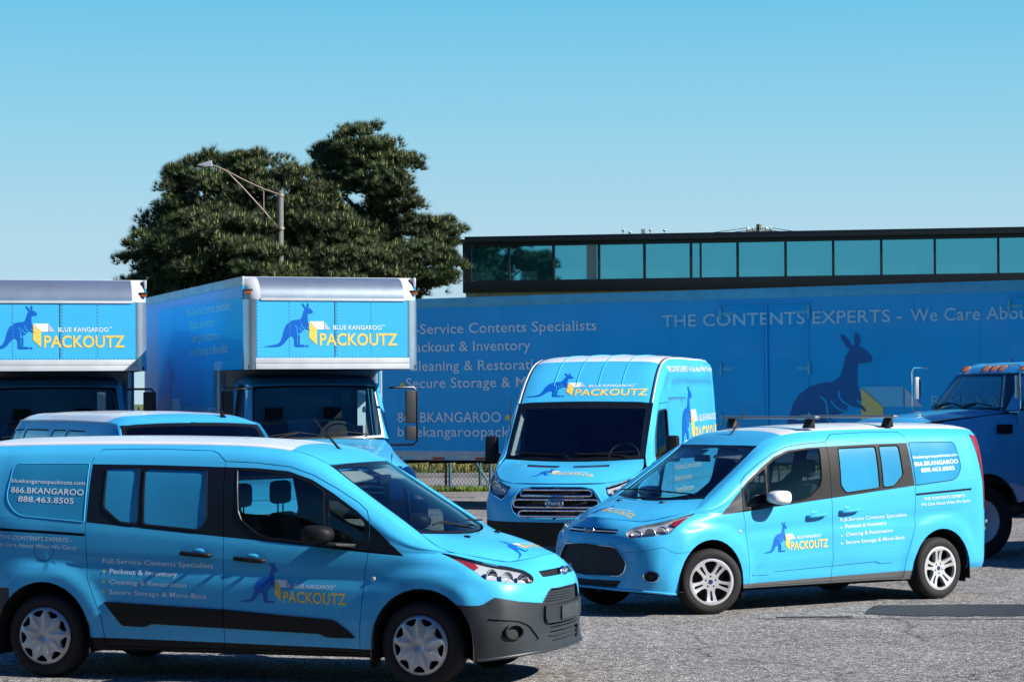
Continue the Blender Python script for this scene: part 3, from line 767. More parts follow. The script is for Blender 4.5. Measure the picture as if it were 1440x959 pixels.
def build_small_van(kind, label, group, loc, rz, steer, text_side):
    root = empty('delivery_van', loc, rz, label, 'van', group)
    S, U, Rf, W, Hd = (TCP[k] for k in 'SURWH')
    si = lambda P, k=S: [tuple(p) for p in k.inv(densify(P, .12), (0, 2), (0, 4.35) if k is S else None)]
    paint = 'wrap'
    A1, A2 = arch(.025, .395), arch(-TC_WB, .395)
    sp = {k: si(v) for k, v in XZ.items() if k in ('cab', 'slide', 'mould', 'sill', 'rail', 'cap', 'rearbump', 'btrim_s', 'btrim_c', 'tri', 'tail')}
    up = {k: si(v, U) for k, v in XZ.items() if k in ('cab', 'slide', 'btrim_s', 'btrim_c', 'tri', 'g_cab', 'g_tri', 'g_s1', 'g_s2', 'g_q', 'tail')}
    gap = .006
    seam_c = si(strip(densify(XZ['cab'], .05), gap, True)); seam_s = si(strip(densify(XZ['slide'], .05), gap, True))
    useam_c = si(strip(densify(XZ['cab'], .05), gap, True), U); useam_s = si(strip(densify(XZ['slide'], .05), gap, True), U)
    a1, a2 = si(A1), si(A2)
    capseam = si(strip(XZ['cap'], .004, True))
    head = rounded(UVF['head'], .03, 3); headgap = strip(head, .005, True)
    slot = UVF['slot']; bump = UVF['bump']; bseam = strip(densify(bump[1:10], .08, False), .004)
    grille, low = (UVF['grille_a'], UVF['low_a']) if kind == 'base' else (rounded(UVF['grille_b'], .012, 2), UVF['low_b'])
    pocket = rounded(UVF['fogpocket'], .03, 3); fog = circle(4.725 if kind == 'base' else 4.70, .166 if kind == 'base' else .142, .088 if kind == 'base' else .075, 24, .052)
    cuts = [a1, a2, seam_c, seam_s, sp['sill'], sp['rail'], head, headgap, slot, bump, grille, low, fog, sp['btrim_s'], sp['btrim_c'], sp['tri']]
    cuts.append(sp['tail'])
    cls = [(None, [a1, a2]), ('tail', [sp['tail']]), (None, [seam_c, seam_s]), ('rail', [sp['rail']])]
    if kind == 'base':
        cuts += [sp['rearbump'], pocket, sp['mould'], capseam]
        cls += [(None, [capseam])]
    cls += [('headlight', [head]), (None, [headgap]), (None, [slot, grille, low])]
    if kind == 'base': cls += [(None, [fog]), ('fogpanel', [pocket])]
    else: cls += [(None, [fog])]; cuts += [bseam]; cls += [(None, [bseam])]
    cls += [('bumper', [bump]), ('sill', [sp['sill']])]
    if kind == 'base': cls += [('rearbumper', [sp['rearbump']])]
    cls += [('trim_s', [sp['btrim_s']]), ('trim_c', [sp['btrim_c']]), ('trim_t', [sp['tri']]), ('cab', [sp['cab']]), ('slide', [sp['slide']]), ('body', None)]
    st = split_patch(S, (.06, .035), cuts, cls, off={'tail': .006, 'headlight': .001, 'rail': -.012, 'fogpanel': -.012}, sgn=-1)
    edge = [(0, -.01), (0, -.01)]
    ucuts = list(up.values())+[useam_c, useam_s]
    ucls = [('tail', [up['tail']]), ('g_cab', [up['g_cab']]), ('g_tri', [up['g_tri']]), ('g_s1', [up['g_s1']]), ('g_s2', [up['g_s2']]), (None, [useam_c, useam_s]), ('g_q', [up['g_q']]),
            ('trim_s', [up['btrim_s']]), ('trim_c', [up['btrim_c']]), ('trim_t', [up['tri']]), ('cab', [up['cab']]), ('slide', [up['slide']]), ('body', None)]
    ut = split_patch(U, (.06, .04), ucuts, ucls, off={'g_cab': -.006, 'g_tri': -.006, 'g_s1': -.004, 'g_s2': -.004, 'g_q': .0012, 'tail': .006}, sgn=-1)
    for k, v in ut.items():
        if k in st: st[k] += v
        else: st[k] = v
    # inner dark shell so that gaps and openings read as depth
    inn = split_patch(S, (.12, .08), [a1, a2, grille, low, head], [(None, [a1, a2, head]), ('in', None)], off={'in': -.022}, sgn=-1, skirt=0)['in']
    ui = split_patch(U, (.12, .08), [up[k] for k in ('g_cab', 'g_tri', 'g_s1', 'g_s2', 'g_q')], [(None, [up[k] for k in ('g_cab', 'g_tri', 'g_s1', 'g_s2', 'g_q')]), ('in', None)], off={'in': -.020}, sgn=-1, skirt=0)['in']
    inn += ui
    # ---- wheel housings
    hp = []
    for xc in (.025, -TC_WB):
        n = 16; V = []
        for yy in (.925, .60):
            for k in range(n+1):
                a = math.pi*k/n; V.append((xc-.396*math.cos(a), yy, .33+.403*math.sin(a)))
            V.append((xc+.396, yy, .20)); V.append((xc-.396, yy, .20))
        m = n+3
        hp.append(Piece().add(V, [(k, (k+1) % m, m+(k+1) % m, m+k) for k in range(m) if k != n+1]+[tuple(range(m, 2*m))]))
    both = lambda q: join(q, q.flip())
    # shell: both halves plus rear wall and floor
    tail = Piece()
    rr = np.linspace(0, 1, 14)
    bot = [S.eval(0, v) for v in np.linspace(0, S.V, 10)]+[U.eval(0, v) for v in np.linspace(0, U.V, 8)]+[Rf.eval(0, v) for v in np.linspace(0, Rf.V, 6)]
    L = [tuple(p) for p in bot]; Rr = [(p[0], -p[1], p[2]) for p in bot][::-1]
    xr = lambda p: (p[0]-.03 if abs(p[1]) < .55 else p[0], p[1], p[2])
    tail.add(L+Rr, [tuple(range(len(L+Rr)))])
    obj('body_shell', join(both(st['body']), tail), paint, root)
    for hq in (inn, inn.flip()): obj('inner_lining', hq, 'cabin', root)
    for hq in hp:
        obj('wheel_housing', hq, 'under', root); obj('wheel_housing', hq.flip(), 'under', root)
    obj('floor_pan', join(box(-3.6, .5, -.62, .62, .20, .30), box(-2.62, -.42, -.84, .84, .22, .27), box(-3.3, -.6, -.25, .25, .15, .2)), 'under', root)
    # ---- roof: white, the front of it wrapped
    line = [(-1.22, -.02), (-1.20, .0)]
    wr = [tuple(p) for p in Rf.inv(densify([(-1.14, .70), (-1.12, .6), (-1.17, .3), (-1.18, 0), (-1.18, -.2), (-.3, -.2), (-.3, .9)], .1), (0, 1))]
    ditch = strip([(0, .014), (Rf.U, .014)], .012)
    rt = split_patch(Rf, (.07, .06), [wr, ditch], [('ditch', [ditch]), ('wrapped', [wr]), ('roof', None)], off={'ditch': -.010}, sgn=-1)
    rp = obj('roof_panel', both(rt['roof']), 'white_paint', root); obj('roof_wrap', both(rt['wrapped']), paint, rp); obj('roof_channel', both(rt['ditch']), 'black_trim', rp)
    ribs = []
    # ---- hood
    he = [strip([(0, .004), (Hd.U-.004, .004)], .007), strip([(Hd.U-.004, 0), (Hd.U-.004, Hd.V)], .007)]
    ht = split_patch(Hd, (.05, .05), he, [(None, he), ('hood', None)], sgn=-1)
    hood = obj('hood', both(ht['hood']), paint, root)
    for s in (1, -1): obj('washer_nozzle', box(.16, .20, s*.35-.02, s*.35+.02, 1.068, 1.09, .004), 'black_plastic', hood)
    # ---- windshield with its black band
    band = [[(-.1, -.1), (.07, -.1), (.07, 2.), (-.1, 2.)], [(W.U-.05, -.1), (W.U+.1, -.1), (W.U+.1, 2.), (W.U-.05, 2.)], [(-.1, -.1), (W.U+.1, -.1), (W.U+.1, .035), (-.1, .035)]]
    bb = [(-1, -1), (W.U+1, -1), (W.U+1, W.V+1), (-1, W.V+1)]
    hole = rounded([(.055, .045), (W.U-.05, .035), (W.U-.035, W.V*.5), (W.U-.03, W.V+.3), (.075, W.V+.3), (.06, W.V*.5)], .04, 3)
    wt = split_patch(W, (.08, .07), [hole], [('glass', [hole]), ('band', None)], sgn=-1, skirt=0)
    ws = obj('windshield', both(wt['glass']), 'glass_screen', root)
    obj('frit_band', both(wt['band']), 'black_trim', ws)
    wn = lambda u, v: W.eval(np.array([u]), np.array([v]))[0]
    for s, va, vb in ((1, .10, .55), (-1, .62, .30)):
        q0, q1 = wn(W.U-.02, va), wn(W.U-.09, vb)
        P0, P1 = (q0[0]+.03, s*q0[1], q0[2]+.035), (q1[0]+.02, s*q1[1], q1[2]+.03)
        obj('wiper', join(tube([P0, P1], .008, 6), tube([(P1[0]-.02, P1[1]-.22*s, P1[2]+.0), P1, (P1[0]+.01, P1[1]+.2*s, P1[2]-.01)], .007, 6)), 'black_plastic', ws)
    obj('cowl', box(-.05, .06, -.52, .52, 1.03, 1.07, .01), 'black_plastic', root)
    # ---- doors
    for s in (1, -1):
        side = (lambda q: q) if s > 0 else (lambda q: q.flip())
        cab = obj('cab_door', side(st['cab']), paint, root); sl = obj('sliding_door', side(st['slide']), paint, root)
        tm = 'black_trim'
        if kind != 'base': tm = 'grey_metal' if False else 'black_plastic'
        obj('window_trim', side(st['trim_c']), tm, cab); obj('window_trim', side(st['trim_s']), tm, sl)
        obj('corner_trim', side(st['trim_t']), 'black_trim' if kind == 'base' else 'grey_plastic', root)
        obj('window_pane', side(st['g_cab']), 'glass_tint', cab); obj('window_pane', side(st['g_tri']), 'glass_tint', cab)
        obj('window_pane', side(st['g_s1']), 'window_wrap', sl); obj('window_pane', side(st['g_s2']), 'window_wrap', sl)
        # rubber beads round the panes
        for key, par in (('g_cab', cab), ('g_s1', sl), ('g_s2', sl)):
            pts = [U.eval(*p) for p in up[key]]; pts = [(p[0], s*(p[1]+.001), p[2]) for p in pts]
            obj('window_seal', tube(pts+[pts[0]], .0065, 6, False), 'black_trim' if kind == 'base' else 'black_plastic', par)
        # thin seam line round the rear quarter window
        qw = obj('quarter_window', side(st['g_q']), 'window_wrap', root)
        pts = [U.eval(*p) for p in up['g_q']]; pts = [(p[0], s*(p[1]+.0005), p[2]) for p in pts]
        obj('window_seal', tube(pts+[pts[0]], .004, 6, False), 'wrap' if kind == 'base' else 'black_trim', qw)
        obj('slide_rail', side(st['rail']), 'under', root)
        # handles
        hb = 'black_plastic' if kind == 'base' else paint
        for xa, xb, za, zb, par in ((-1.46, -1.215, .932, .917, cab), (-1.90, -1.655, .965, .952, sl)):
            y = s*.925
            ps = [(xa, y-.012*s, za), (xa+.015, y+.018*s, za), (xa+.05, y+.026*s, za-.002), ((xa+xb)/2, y+.03*s, (za+zb)/2), (xb-.05, y+.026*s, zb+.001), (xb-.015, y+.018*s, zb), (xb, y-.012*s, zb)]
            h = tube(ps, .017, 10, rr=[.014, .017, .018, .018, .018, .017, .014]); obj('door_handle', h, hb, par)
            xm = (xa+xb)/2+.03*(1 if par is cab else 1)
            obj('handle_cup', ball((xm-.01, s*.898, (za+zb)/2+.022), (.062, .018, .026), 16, 8), 'wrap', par)
        # mirror
        mh = Piece(); prof = []
        n = 18; V = []; Fc = []
        for x, k in ((-.835, .80), (-.815, .96), (-.77, 1.0), (-.71, .96), (-.66, .80), (-.63, .52), (-.62, .15)):
            for i in range(n):
                a = 2*math.pi*i/n; cx, sx = math.cos(a), math.sin(a)
                ex = abs(cx)**.55*math.copysign(1, cx); ez = abs(sx)**.6*math.copysign(1, sx)
                V.append((x, s*(1.035+.105*k*ex), 1.118+.072*k*ez+(.0 if ez > 0 else .006)))
        m7 = 7
        for i in range(m7-1):
            for k in range(n):
                f = (i*n+k, i*n+(k+1) % n, (i+1)*n+(k+1) % n, (i+1)*n+k); Fc.append(f if s > 0 else f[::-1])
        Fc.append(tuple((m7-1)*n+k for k in range(n)))
        mir = obj('side_mirror', Piece().add(V, Fc), 'black_plastic' if kind == 'base' else 'white_paint', root)
        obj('mirror_glass', Piece().add([(-.826, s*(1.035+.088*math.cos(2*math.pi*i/20)), 1.118+.058*math.sin(2*math.pi*i/20)) for i in range(20)], [tuple(range(20))]), 'mirror_glass', mir)
        obj('mirror_foot', hexa([(-.80, s*.88, 1.035), (-.50, s*.885, 1.02), (-.60, s*1.00, 1.04), (-.76, s*1.06, 1.045)], [(-.80, s*.88, 1.068), (-.50, s*.885, 1.048), (-.62, s*1.00, 1.062), (-.76, s*1.06, 1.075)], .006), 'black_plastic', mir)
        # sill, moulding, mud flap
        obj('sill_trim', side(st['sill']), 'black_plastic' if kind == 'base' else 'grey_metal', root)
        # marker on the fender
        u, v = inv_fast(S, [(-.355, .795)], urange=(0, 4.3)); p = S.eval(u, v)[0]
        obj('side_marker', ball((p[0], s*p[1], p[2]), (.018, .008, .018), 12, 6), 'lamp_reflector', root)
    # mouldings follow the doors
    mo = split_patch(S, (.06, .03), [sp['mould'], seam_c, seam_s], [(None, [seam_c, seam_s]), ('c', None)], off={'c': 0}, sgn=-1) if False else None
    V, T, Cc = cut2d(((S.inv([(-2.7, .5)], (0, 2), (0, 4.3))[0][0], S.inv([(-.4, .5)], (0, 2), (0, 4.3))[0][0]), (.08, .45)), (.06, .03), [sp['mould'], seam_c])
    inm = inpoly(Cc, sp['mould']) & ~inpoly(Cc, seam_c) & ~inpoly(Cc, seam_s); inc = inpoly(Cc, sp['cab'])
    for s in (1, -1):
        for m, par in ((inm & inc, 'cab_door'), (inm & ~inc, 'sliding_door')):
            q = region_piece(S, V, T, m, .012 if kind == 'base' else .007, .014, -1)
            par = [c for c in root.children if c.name.startswith(par) and (np.mean([v.co.y for v in c.data.vertices])*s) > 0][0]
            obj('door_moulding', q if s > 0 else q.flip(), 'black_plastic' if kind == 'base' else paint, par)
    # ---- nose
    bumper = obj('bumper', both(st['bumper']), 'grey_plastic' if kind == 'base' else paint, root)
    if kind == 'base':
        for hq in (st['fogpanel'], st['fogpanel'].flip()): obj('fog_panel', hq, 'grey_plastic', bumper)
    if 'rearbumper' in st:
        for hq in (st['rearbumper'], st['rearbumper'].flip()): obj('bumper_corner', hq, 'grey_plastic', root)
    else: pass
    lip = [S.eval(u, .0) for u in np.linspace(4.45, S.U, 16)]; lip = [(p[0]-.0, p[1], p[2]+.004) for p in lip]
    lp = lip+[(p[0], -p[1], p[2]) for p in lip[::-1]][1:]
    obj('lip', tube(lp, .012, 8), 'grey_plastic' if kind == 'base' else paint, bumper)
    obj('under_tray', Piece().add([(p[0]*.98, p[1]*.97, p[2]+.01) for p in lp]+[(-.3, -.6, .22), (-.3, .6, .22)], [tuple(range(len(lp)+2))]), 'under', bumper)
    # fog lamps
    fu, fv = (4.725, .166) if kind == 'base' else (4.70, .142)
    p = S.eval(fu, fv); n = -S.normal(fu, fv); fl = []
    for s in (1, -1):
        mtx = Vector((n[0], s*n[1], n[2])).to_track_quat('Z', 'Y').to_matrix()
        rx, rz = (.075, .05) if kind == 'base' else (.066, .05)
        def put(q, d=0.): return xform(q, lambda v: tuple(mtx @ Vector((v[0], v[1], v[2]))+Vector((p[0]+n[0]*d, s*(p[1]+n[1]*d), p[2]+n[2]*d))))
        ring = lathe([(.060, .004), (.064, .009), (.070, .004), (.070, -.01), (.060, -.03)], 32, 2)
        ring = xform(ring, lambda v: (v[0]*1.18, v[1]*.80, v[2]))
        fgl = obj('fog_lamp', put(ring), 'grey_plastic' if kind == 'base' else 'chrome', root)
        dish = xform(lathe([(.0, -.05), (.03, -.048), (.058, -.03), (.066, -.004)], 28, 2), lambda v: (v[0]*1.18, v[1]*.8, v[2]))
        obj('lamp_dish', put(dish), 'under' if kind == 'base' else 'film_grey', fgl)
        if kind != 'base': obj('fog_bulb', put(lathe([(0, -.012), (.02, -.014), (.028, -.02), (.03, -.045)], 20, 2)), 'dark_metal', fgl)
    # headlights: reflector bowl, projector, amber/red inner strip, clear lens
    uvh = np.array(head)
    for s in (1, -1):
        side = (lambda q: q) if s > 0 else (lambda q: q.flip())
        hl = obj('headlight', side(st['headlight']), 'glass_lamp', root)
        V, T, Cc = cut2d(((4.1, 5.02), (.52, .84)), (.03, .025), [head])
        obj('lamp_housing', side(region_piece(S, V, T, inpoly(Cc, head), -.030, 0, -1)), 'lamp_reflector', hl)
        rim = [S.eval(*q)+S.normal(*q)*.03 for q in rounded(UVF['head'], .03, 3)]
        rim2 = [S.eval(*q) for q in rounded(UVF['head'], .03, 3)]; nn = len(rim)
        obj('lamp_bezel', side(Piece().add(rim+rim2, [(k, (k+1) % nn, nn+(k+1) % nn, nn+k) for k in range(nn)])), 'black_trim' if kind == 'base' else 'lamp_reflector', hl)
        for (u, v, r, m) in ((4.59, .685, .060, 'chrome'), (4.715, .675, .062, 'lamp_reflector'), (4.855, .655, .058, 'chrome')):
            c = S.eval(u, v)+S.normal(u, v)*.036; ax = Vector((.80, s*.42, .05)).normalized()
            mtx = ax.to_track_quat('Z', 'Y').to_matrix()
            bowl = xform(lathe([(.0, -.004), (r*.4, .0), (r*.8, .012), (r, .026), (r*.96, .03)], 24, 2), lambda v2: tuple(mtx @ Vector(v2)+Vector((c[0], s*c[1], c[2]))))
            b = obj('reflector_bowl', bowl, m, hl)
            if u > 4.65 and u < 4.8: obj('projector', xform(ball((0, 0, .012), (.024, .024, .02), 16, 8), lambda v2: tuple(mtx @ Vector(v2)+Vector((c[0], s*c[1], c[2])))), 'glass_lamp', hl)
        strip_uv = [(4.27, .795), (4.46, .765), (4.50, .735), (4.46, .705), (4.33, .765)]
        V, T, Cc = cut2d(((4.1, 5.02), (.52, .84)), (.03, .02), [strip_uv])
        obj('indicator', side(region_piece(S, V, T, inpoly(Cc, strip_uv), -.012, .006, -1)), 'lamp_red', hl)
        st2 = [(4.90, .62), (4.935, .60), (4.955, .64), (4.93, .66)] if kind != 'base' else [(4.93, .62), (4.945, .61), (4.955, .63), (4.94, .645)]
        V, T, Cc = cut2d(((4.8, 5.02), (.52, .74)), (.02, .02), [st2])
        obj('indicator', side(region_piece(S, V, T, inpoly(Cc, st2), -.01, .006, -1)), 'lamp_red' if kind != 'base' else 'lamp_amber', hl)
    # grille block and slats
    def sheet(poly, off, name, m, par, step=(.05, .03), skirt=.0):
        V, T, Cc = cut2d(((4.9, S.U), (0., .76)), step, [poly])
        return obj(name, both(region_piece(S, V, T, inpoly(Cc, poly), off, skirt, -1)), m, par)
    gr = sheet(grille, -.05, 'grille', 'under', root)
    sheet(low, -.04, 'grille_backing', 'under', gr); sheet(slot, -.03, 'grille_backing', 'under', gr)
    def rod(v, u0, off, r, name, m, par):
        us = np.linspace(u0, S.U, 9); P = [S.eval(u, v)-S.normal(u, v)*off for u in us]
        P = [tuple(q) for q in P]; P = P+[(q[0], -q[1], q[2]) for q in P[::-1]][1:]
        return obj(name, tube(P, r, 8), m, par)
    if kind == 'base':
        for v in (.385, .412, .440, .468): rod(v, 5.125 if v < .41 else 5.14, -.022, .0075, 'slat', 'grey_plastic', gr)
        for v in (.075, .107): rod(v, 5.15, -.015, .007, 'slat', 'grey_plastic', gr)
        bar = [(5.062, .345), (5.6, .355), (5.6, .205), (5.085, .205), (5.055, .25)]
        sheet(rounded(bar, .015, 2), .022, 'plate_holder', 'grey_plastic', bumper, skirt=.07)
        obj('plate_blank', box(S.eval(S.U, .28)[0]+.016, S.eval(S.U, .28)[0]+.028, -.205, .205, .468, .568, .004), 'plate_grey', bumper)
        rod(.18, 5.10, -.01, .010, 'slat', 'grey_plastic', gr)
        sheet([(5.062, .709), (5.6, .719), (5.6, .673), (5.09, .663)], -.012, 'badge_bar', 'black_plastic', gr)
    else:
        for v in (.40, .445): rod(v, 5.09, -.03, .006, 'slat', 'black_plastic', gr)
        for v in (.175, .2): rod(v, 5.02, -.03, .006, 'slat', 'black_plastic', gr)
        sheet(rounded([(5.10, .375), (5.6, .385), (5.6, .235), (5.03, .225)], .03, 2), -.03, 'plate_panel', 'black_plastic', gr, skirt=.02)
        pts = [S.eval(*q)-S.normal(*q)*.004 for q in densify(rounded(UVF['grille_b'], .02, 2)[:-1], .05, False) if q[0] <= S.U]
        obj('grille_surround', both(tube(pts, .006, 8, False)), 'chrome', gr)
        for v in (.05,): rod(v, 5.03, -.02, .006, 'slat', 'black_plastic', gr)
        rod(.691, 5.075, .000, .008, 'badge_bar', 'chrome', gr)
    bp = S.eval(S.U, .692)
    bd = xform(lathe([(.0, .014), (.05, .012), (.066, .006), (.07, -.006)], 32, 0), lambda v: (v[0]+bp[0]+.004-.1*v[2]*.3, v[1]*1.08, v[2]*.46+bp[2]))
    b = obj('badge', bd, 'badge_blue', root)
    rg = xform(lathe([(.061, .008), (.068, .013), (.075, .006), (.076, -.006)], 32, 0), lambda v: (v[0]+bp[0]+.004-.1*v[2]*.3, v[1]*1.08, v[2]*.46+bp[2]))
    obj('badge_rim', rg, 'chrome', b)
    v, t, wd = text2d('Ford', .02); q = Piece().add([(bp[0]+.0205, (x/wd-.5)*.094, bp[2]-.011+y*.026) for x, y in v], t); obj('lettering', q, 'film_grey', b)
    # ---- tail lamps
    for s in (1, -1):
        obj('tail_light', st['tail'] if s > 0 else st['tail'].flip(), 'lamp_red', root)
        obj('mud_flap', box(-3.50, -3.485, s*.72-.1, s*.72+.1, .16, .40, .004), 'black_plastic', root)
        obj('mud_flap', box(-.40, -.385, s*.78-.1, s*.78+.1, .14, .34, .004), 'black_plastic', root)
    # ---- antenna
    an = obj('antenna', tube([(-.97, 0, 1.70), (-1.0, 0, 1.74), (-1.20, 0, 1.96)], .006, 6, rr=[.018, .010, .004]), 'black_plastic', root)
    # ---- cabin
    obj('dashboard', hexa([(-.62, -.80, .70), (.05, -.80, .70), (.05, .80, .70), (-.62, .80, .70)], [(-.50, -.78, 1.02), (.0, -.64, 1.075), (.0, .64, 1.075), (-.50, .78, 1.02)], .03), 'cabin', root)
    obj('steering_wheel', xform(lathe([(.185, 0), (.175, .014), (.165, 0), (.175, -.014)], 28, 2, close=True), lambda v: (-.74+v[2]*.88+v[1]*-.0-v[0]*.42, .38+v[1], 1.06+v[0]*.9+v[2]*.45)), 'cabin', root)
    for s in (1, -1):
        seat = obj('seat', join(box(-1.45, -.95, s*.38-.25, s*.38+.25, .50, .70, .05), hexa([(-1.50, s*.38-.24, .60), (-1.36, s*.38-.24, .60), (-1.36, s*.38+.24, .60), (-1.50, s*.38+.24, .60)], [(-1.68, s*.38-.19, 1.22), (-1.59, s*.38-.19, 1.22), (-1.59, s*.38+.19, 1.22), (-1.68, s*.38+.19, 1.22)], .04)), 'seat_cloth', root)
        obj('headrest', join(box(-1.70, -1.60, s*.38-.135, s*.38+.135, 1.285, 1.47, .045), tube([(-1.65, s*.38-.05, 1.18), (-1.65, s*.38-.05, 1.30)], .007), tube([(-1.65, s*.38+.05, 1.18), (-1.65, s*.38+.05, 1.30)], .007)), 'seat_cloth', seat)
    obj('partition', box(-1.86, -1.84, -.78, .78, .35, 1.08), 'cabin', root)
    obj('rear_view_mirror', box(-.63, -.60, -.12, .12, 1.46, 1.53, .012), 'black_plastic', ws)
    for s in (1, -1):
        obj('sun_visor', hexa([(-.80, s*.12, 1.57), (-.66, s*.12, 1.50), (-.66, s*.55, 1.48), (-.80, s*.55, 1.555)], [(-.80, s*.12, 1.58), (-.655, s*.12, 1.512), (-.655, s*.55, 1.492), (-.80, s*.55, 1.565)]), 'light_trim', ws)
    if kind != 'base':
        # roof bars on feet over two rails
        rr_ = empty('roof_rack', (0, 0, 0)); rr_.parent = root
        for s in (1, -1):
            pass
        for x in (-1.52, -2.60):
            obj('cross_bar', box(x-.035, x+.035, -.74, .74, 1.885, 1.915, .012), 'grey_metal', rr_)
            for s in (1, -1): obj('bar_foot', hexa([(x-.05, s*.60-.05, 1.79), (x+.05, s*.60-.05, 1.79), (x+.05, s*.60+.05, 1.79), (x-.05, s*.60+.05, 1.79)], [(x-.035, s*.62-.03, 1.886), (x+.035, s*.62-.03, 1.886), (x+.035, s*.62+.03, 1.886), (x-.035, s*.62+.03, 1.886)], .008), 'black_plastic', rr_)
    tc_wheels(root, kind, dict(steer=steer))
    # ---- lettering
    if text_side:
        s = text_side; mir = s < 0; d = 1 if s < 0 else -1
        kids = {}
        for c in root.children:
            k = c.name.split('.')[0]
            if k in ('cab_door', 'sliding_door', 'quarter_window') and np.mean([v.co.y for v in c.data.vertices])*s > 0: kids[k] = c
        fcol = 'film_white'
        def put(key, word, xa, xb, za, zb, cap, par, m=fcol, bold=.010):
            v, t = words2d(word, 0, abs(xb-xa), 0, cap, bold)
            lay('lettering', m, v, t, side_map(key, xa, za, d, (zb-za)/(xb-xa), .0035, mir), par, .04)
        sw = (lambda a, b: (a, b)) if d > 0 else (lambda a, b: (b, a))
        lines = [('U', 'bluekangaroopackoutz.com', -3.385, -2.745, 1.486, 1.468, .030, 'quarter_window', .006), ('U', '866.BKANGAROO', -3.378, -2.747, 1.409, 1.390, .044, 'quarter_window', .012), ('U', '888.463.8505', -3.305, -2.826, 1.341, 1.326, .042, 'quarter_window', .012),
                 ('S', 'THE CONTENTS EXPERTS -', -3.44, -2.815, 1.056, 1.037, .030, None, .012), ('S', 'We Care About What We Carry', -3.49, -2.775, 1.001, .979, .030, None, .010),
                 ('S', 'Full-Service Contents Specialists', -2.558, -1.64, .882, .855, .037, 'sliding_door', .006), ('S', 'Packout & Inventory', -2.498, -1.936, .805, .787, .036, 'sliding_door', .006), ('S', 'Cleaning & Restoration', -2.498, -1.857, .726, .707, .036, 'sliding_door', .006), ('S', 'Secure Storage & Move-Back', -2.50, -1.688, .648, .627, .036, 'sliding_door', .006)]
        shift = 0.
        for key, wd, xa, xb, za, zb, cap, par, bold in lines:
            if d < 0:
                if par == 'sliding_door' and not wd.startswith('Full'): L = xb-xa; xa, xb = -1.728-L, -1.728
                elif par == 'sliding_door': L = xb-xa; xa, xb = -1.658-L, -1.658
                za, zb = za-.005, zb-.006
                xa, xb, za, zb = xb, xa, zb, za
            put(key, wd, xa, xb, za, zb, cap, kids[par] if par else root, fcol, bold)
        for k in range(3):
            x = -2.545 if d > 0 else -1.672
            z = (.826, .746, .668)[k] if d > 0 else (.790, .711, .636)[k]
            lay('bullet_dot', 'film_yellow' if kind == 'base' else 'film_white', *tri2d(circle(0, 0, .010, 12)), side_map('S', x, z-.006, d, 0, .004, mir), kids['sliding_door'])
        x0, z0 = (-1.431, .612) if d > 0 else (-.643, .570)
        L = .862 if d > 0 else .845
        sc = L/1.355
        for nm, m, v, t, lvl in emblem():
            lay(nm, m if nm != 'emblem_line' else 'wrap', v*sc*[1, 1.10], t, side_map('S', x0, z0, d, -.026, .0035+.001*lvl, mir), kids['cab_door'], .04)
    # emblem on the hood
    hood_o = [c for c in root.children if c.name.startswith('hood')][0]
    def hmap(lvl):
        def f(V):
            P = np.column_stack([.60-V[:, 1], (.60-V[:, 0]) if False else V[:, 0]]); y = P[:, 1]
            u, v = inv_fast(Hd, np.column_stack([P[:, 0], abs(y)]), (0, 1))
            p = Hd.eval(u, v); n = -Hd.normal(u, v); sg = np.sign(y)[:, None]
            sgm = np.concatenate([np.ones_like(sg), np.where(sg == 0, 1, sg), np.ones_like(sg)], 1)
            return p*sgm+n*sgm*(.002+.001*lvl), n*sgm
        return f
    sc = .80/1.355
    for nm, m, v, t, lvl in emblem():
        lay(nm, m if nm != 'emblem_line' else 'wrap', np.column_stack([v[:, 0]*sc-.42, v[:, 1]*sc*.9]), t, hmap(lvl), hood_o, .04)
    return root
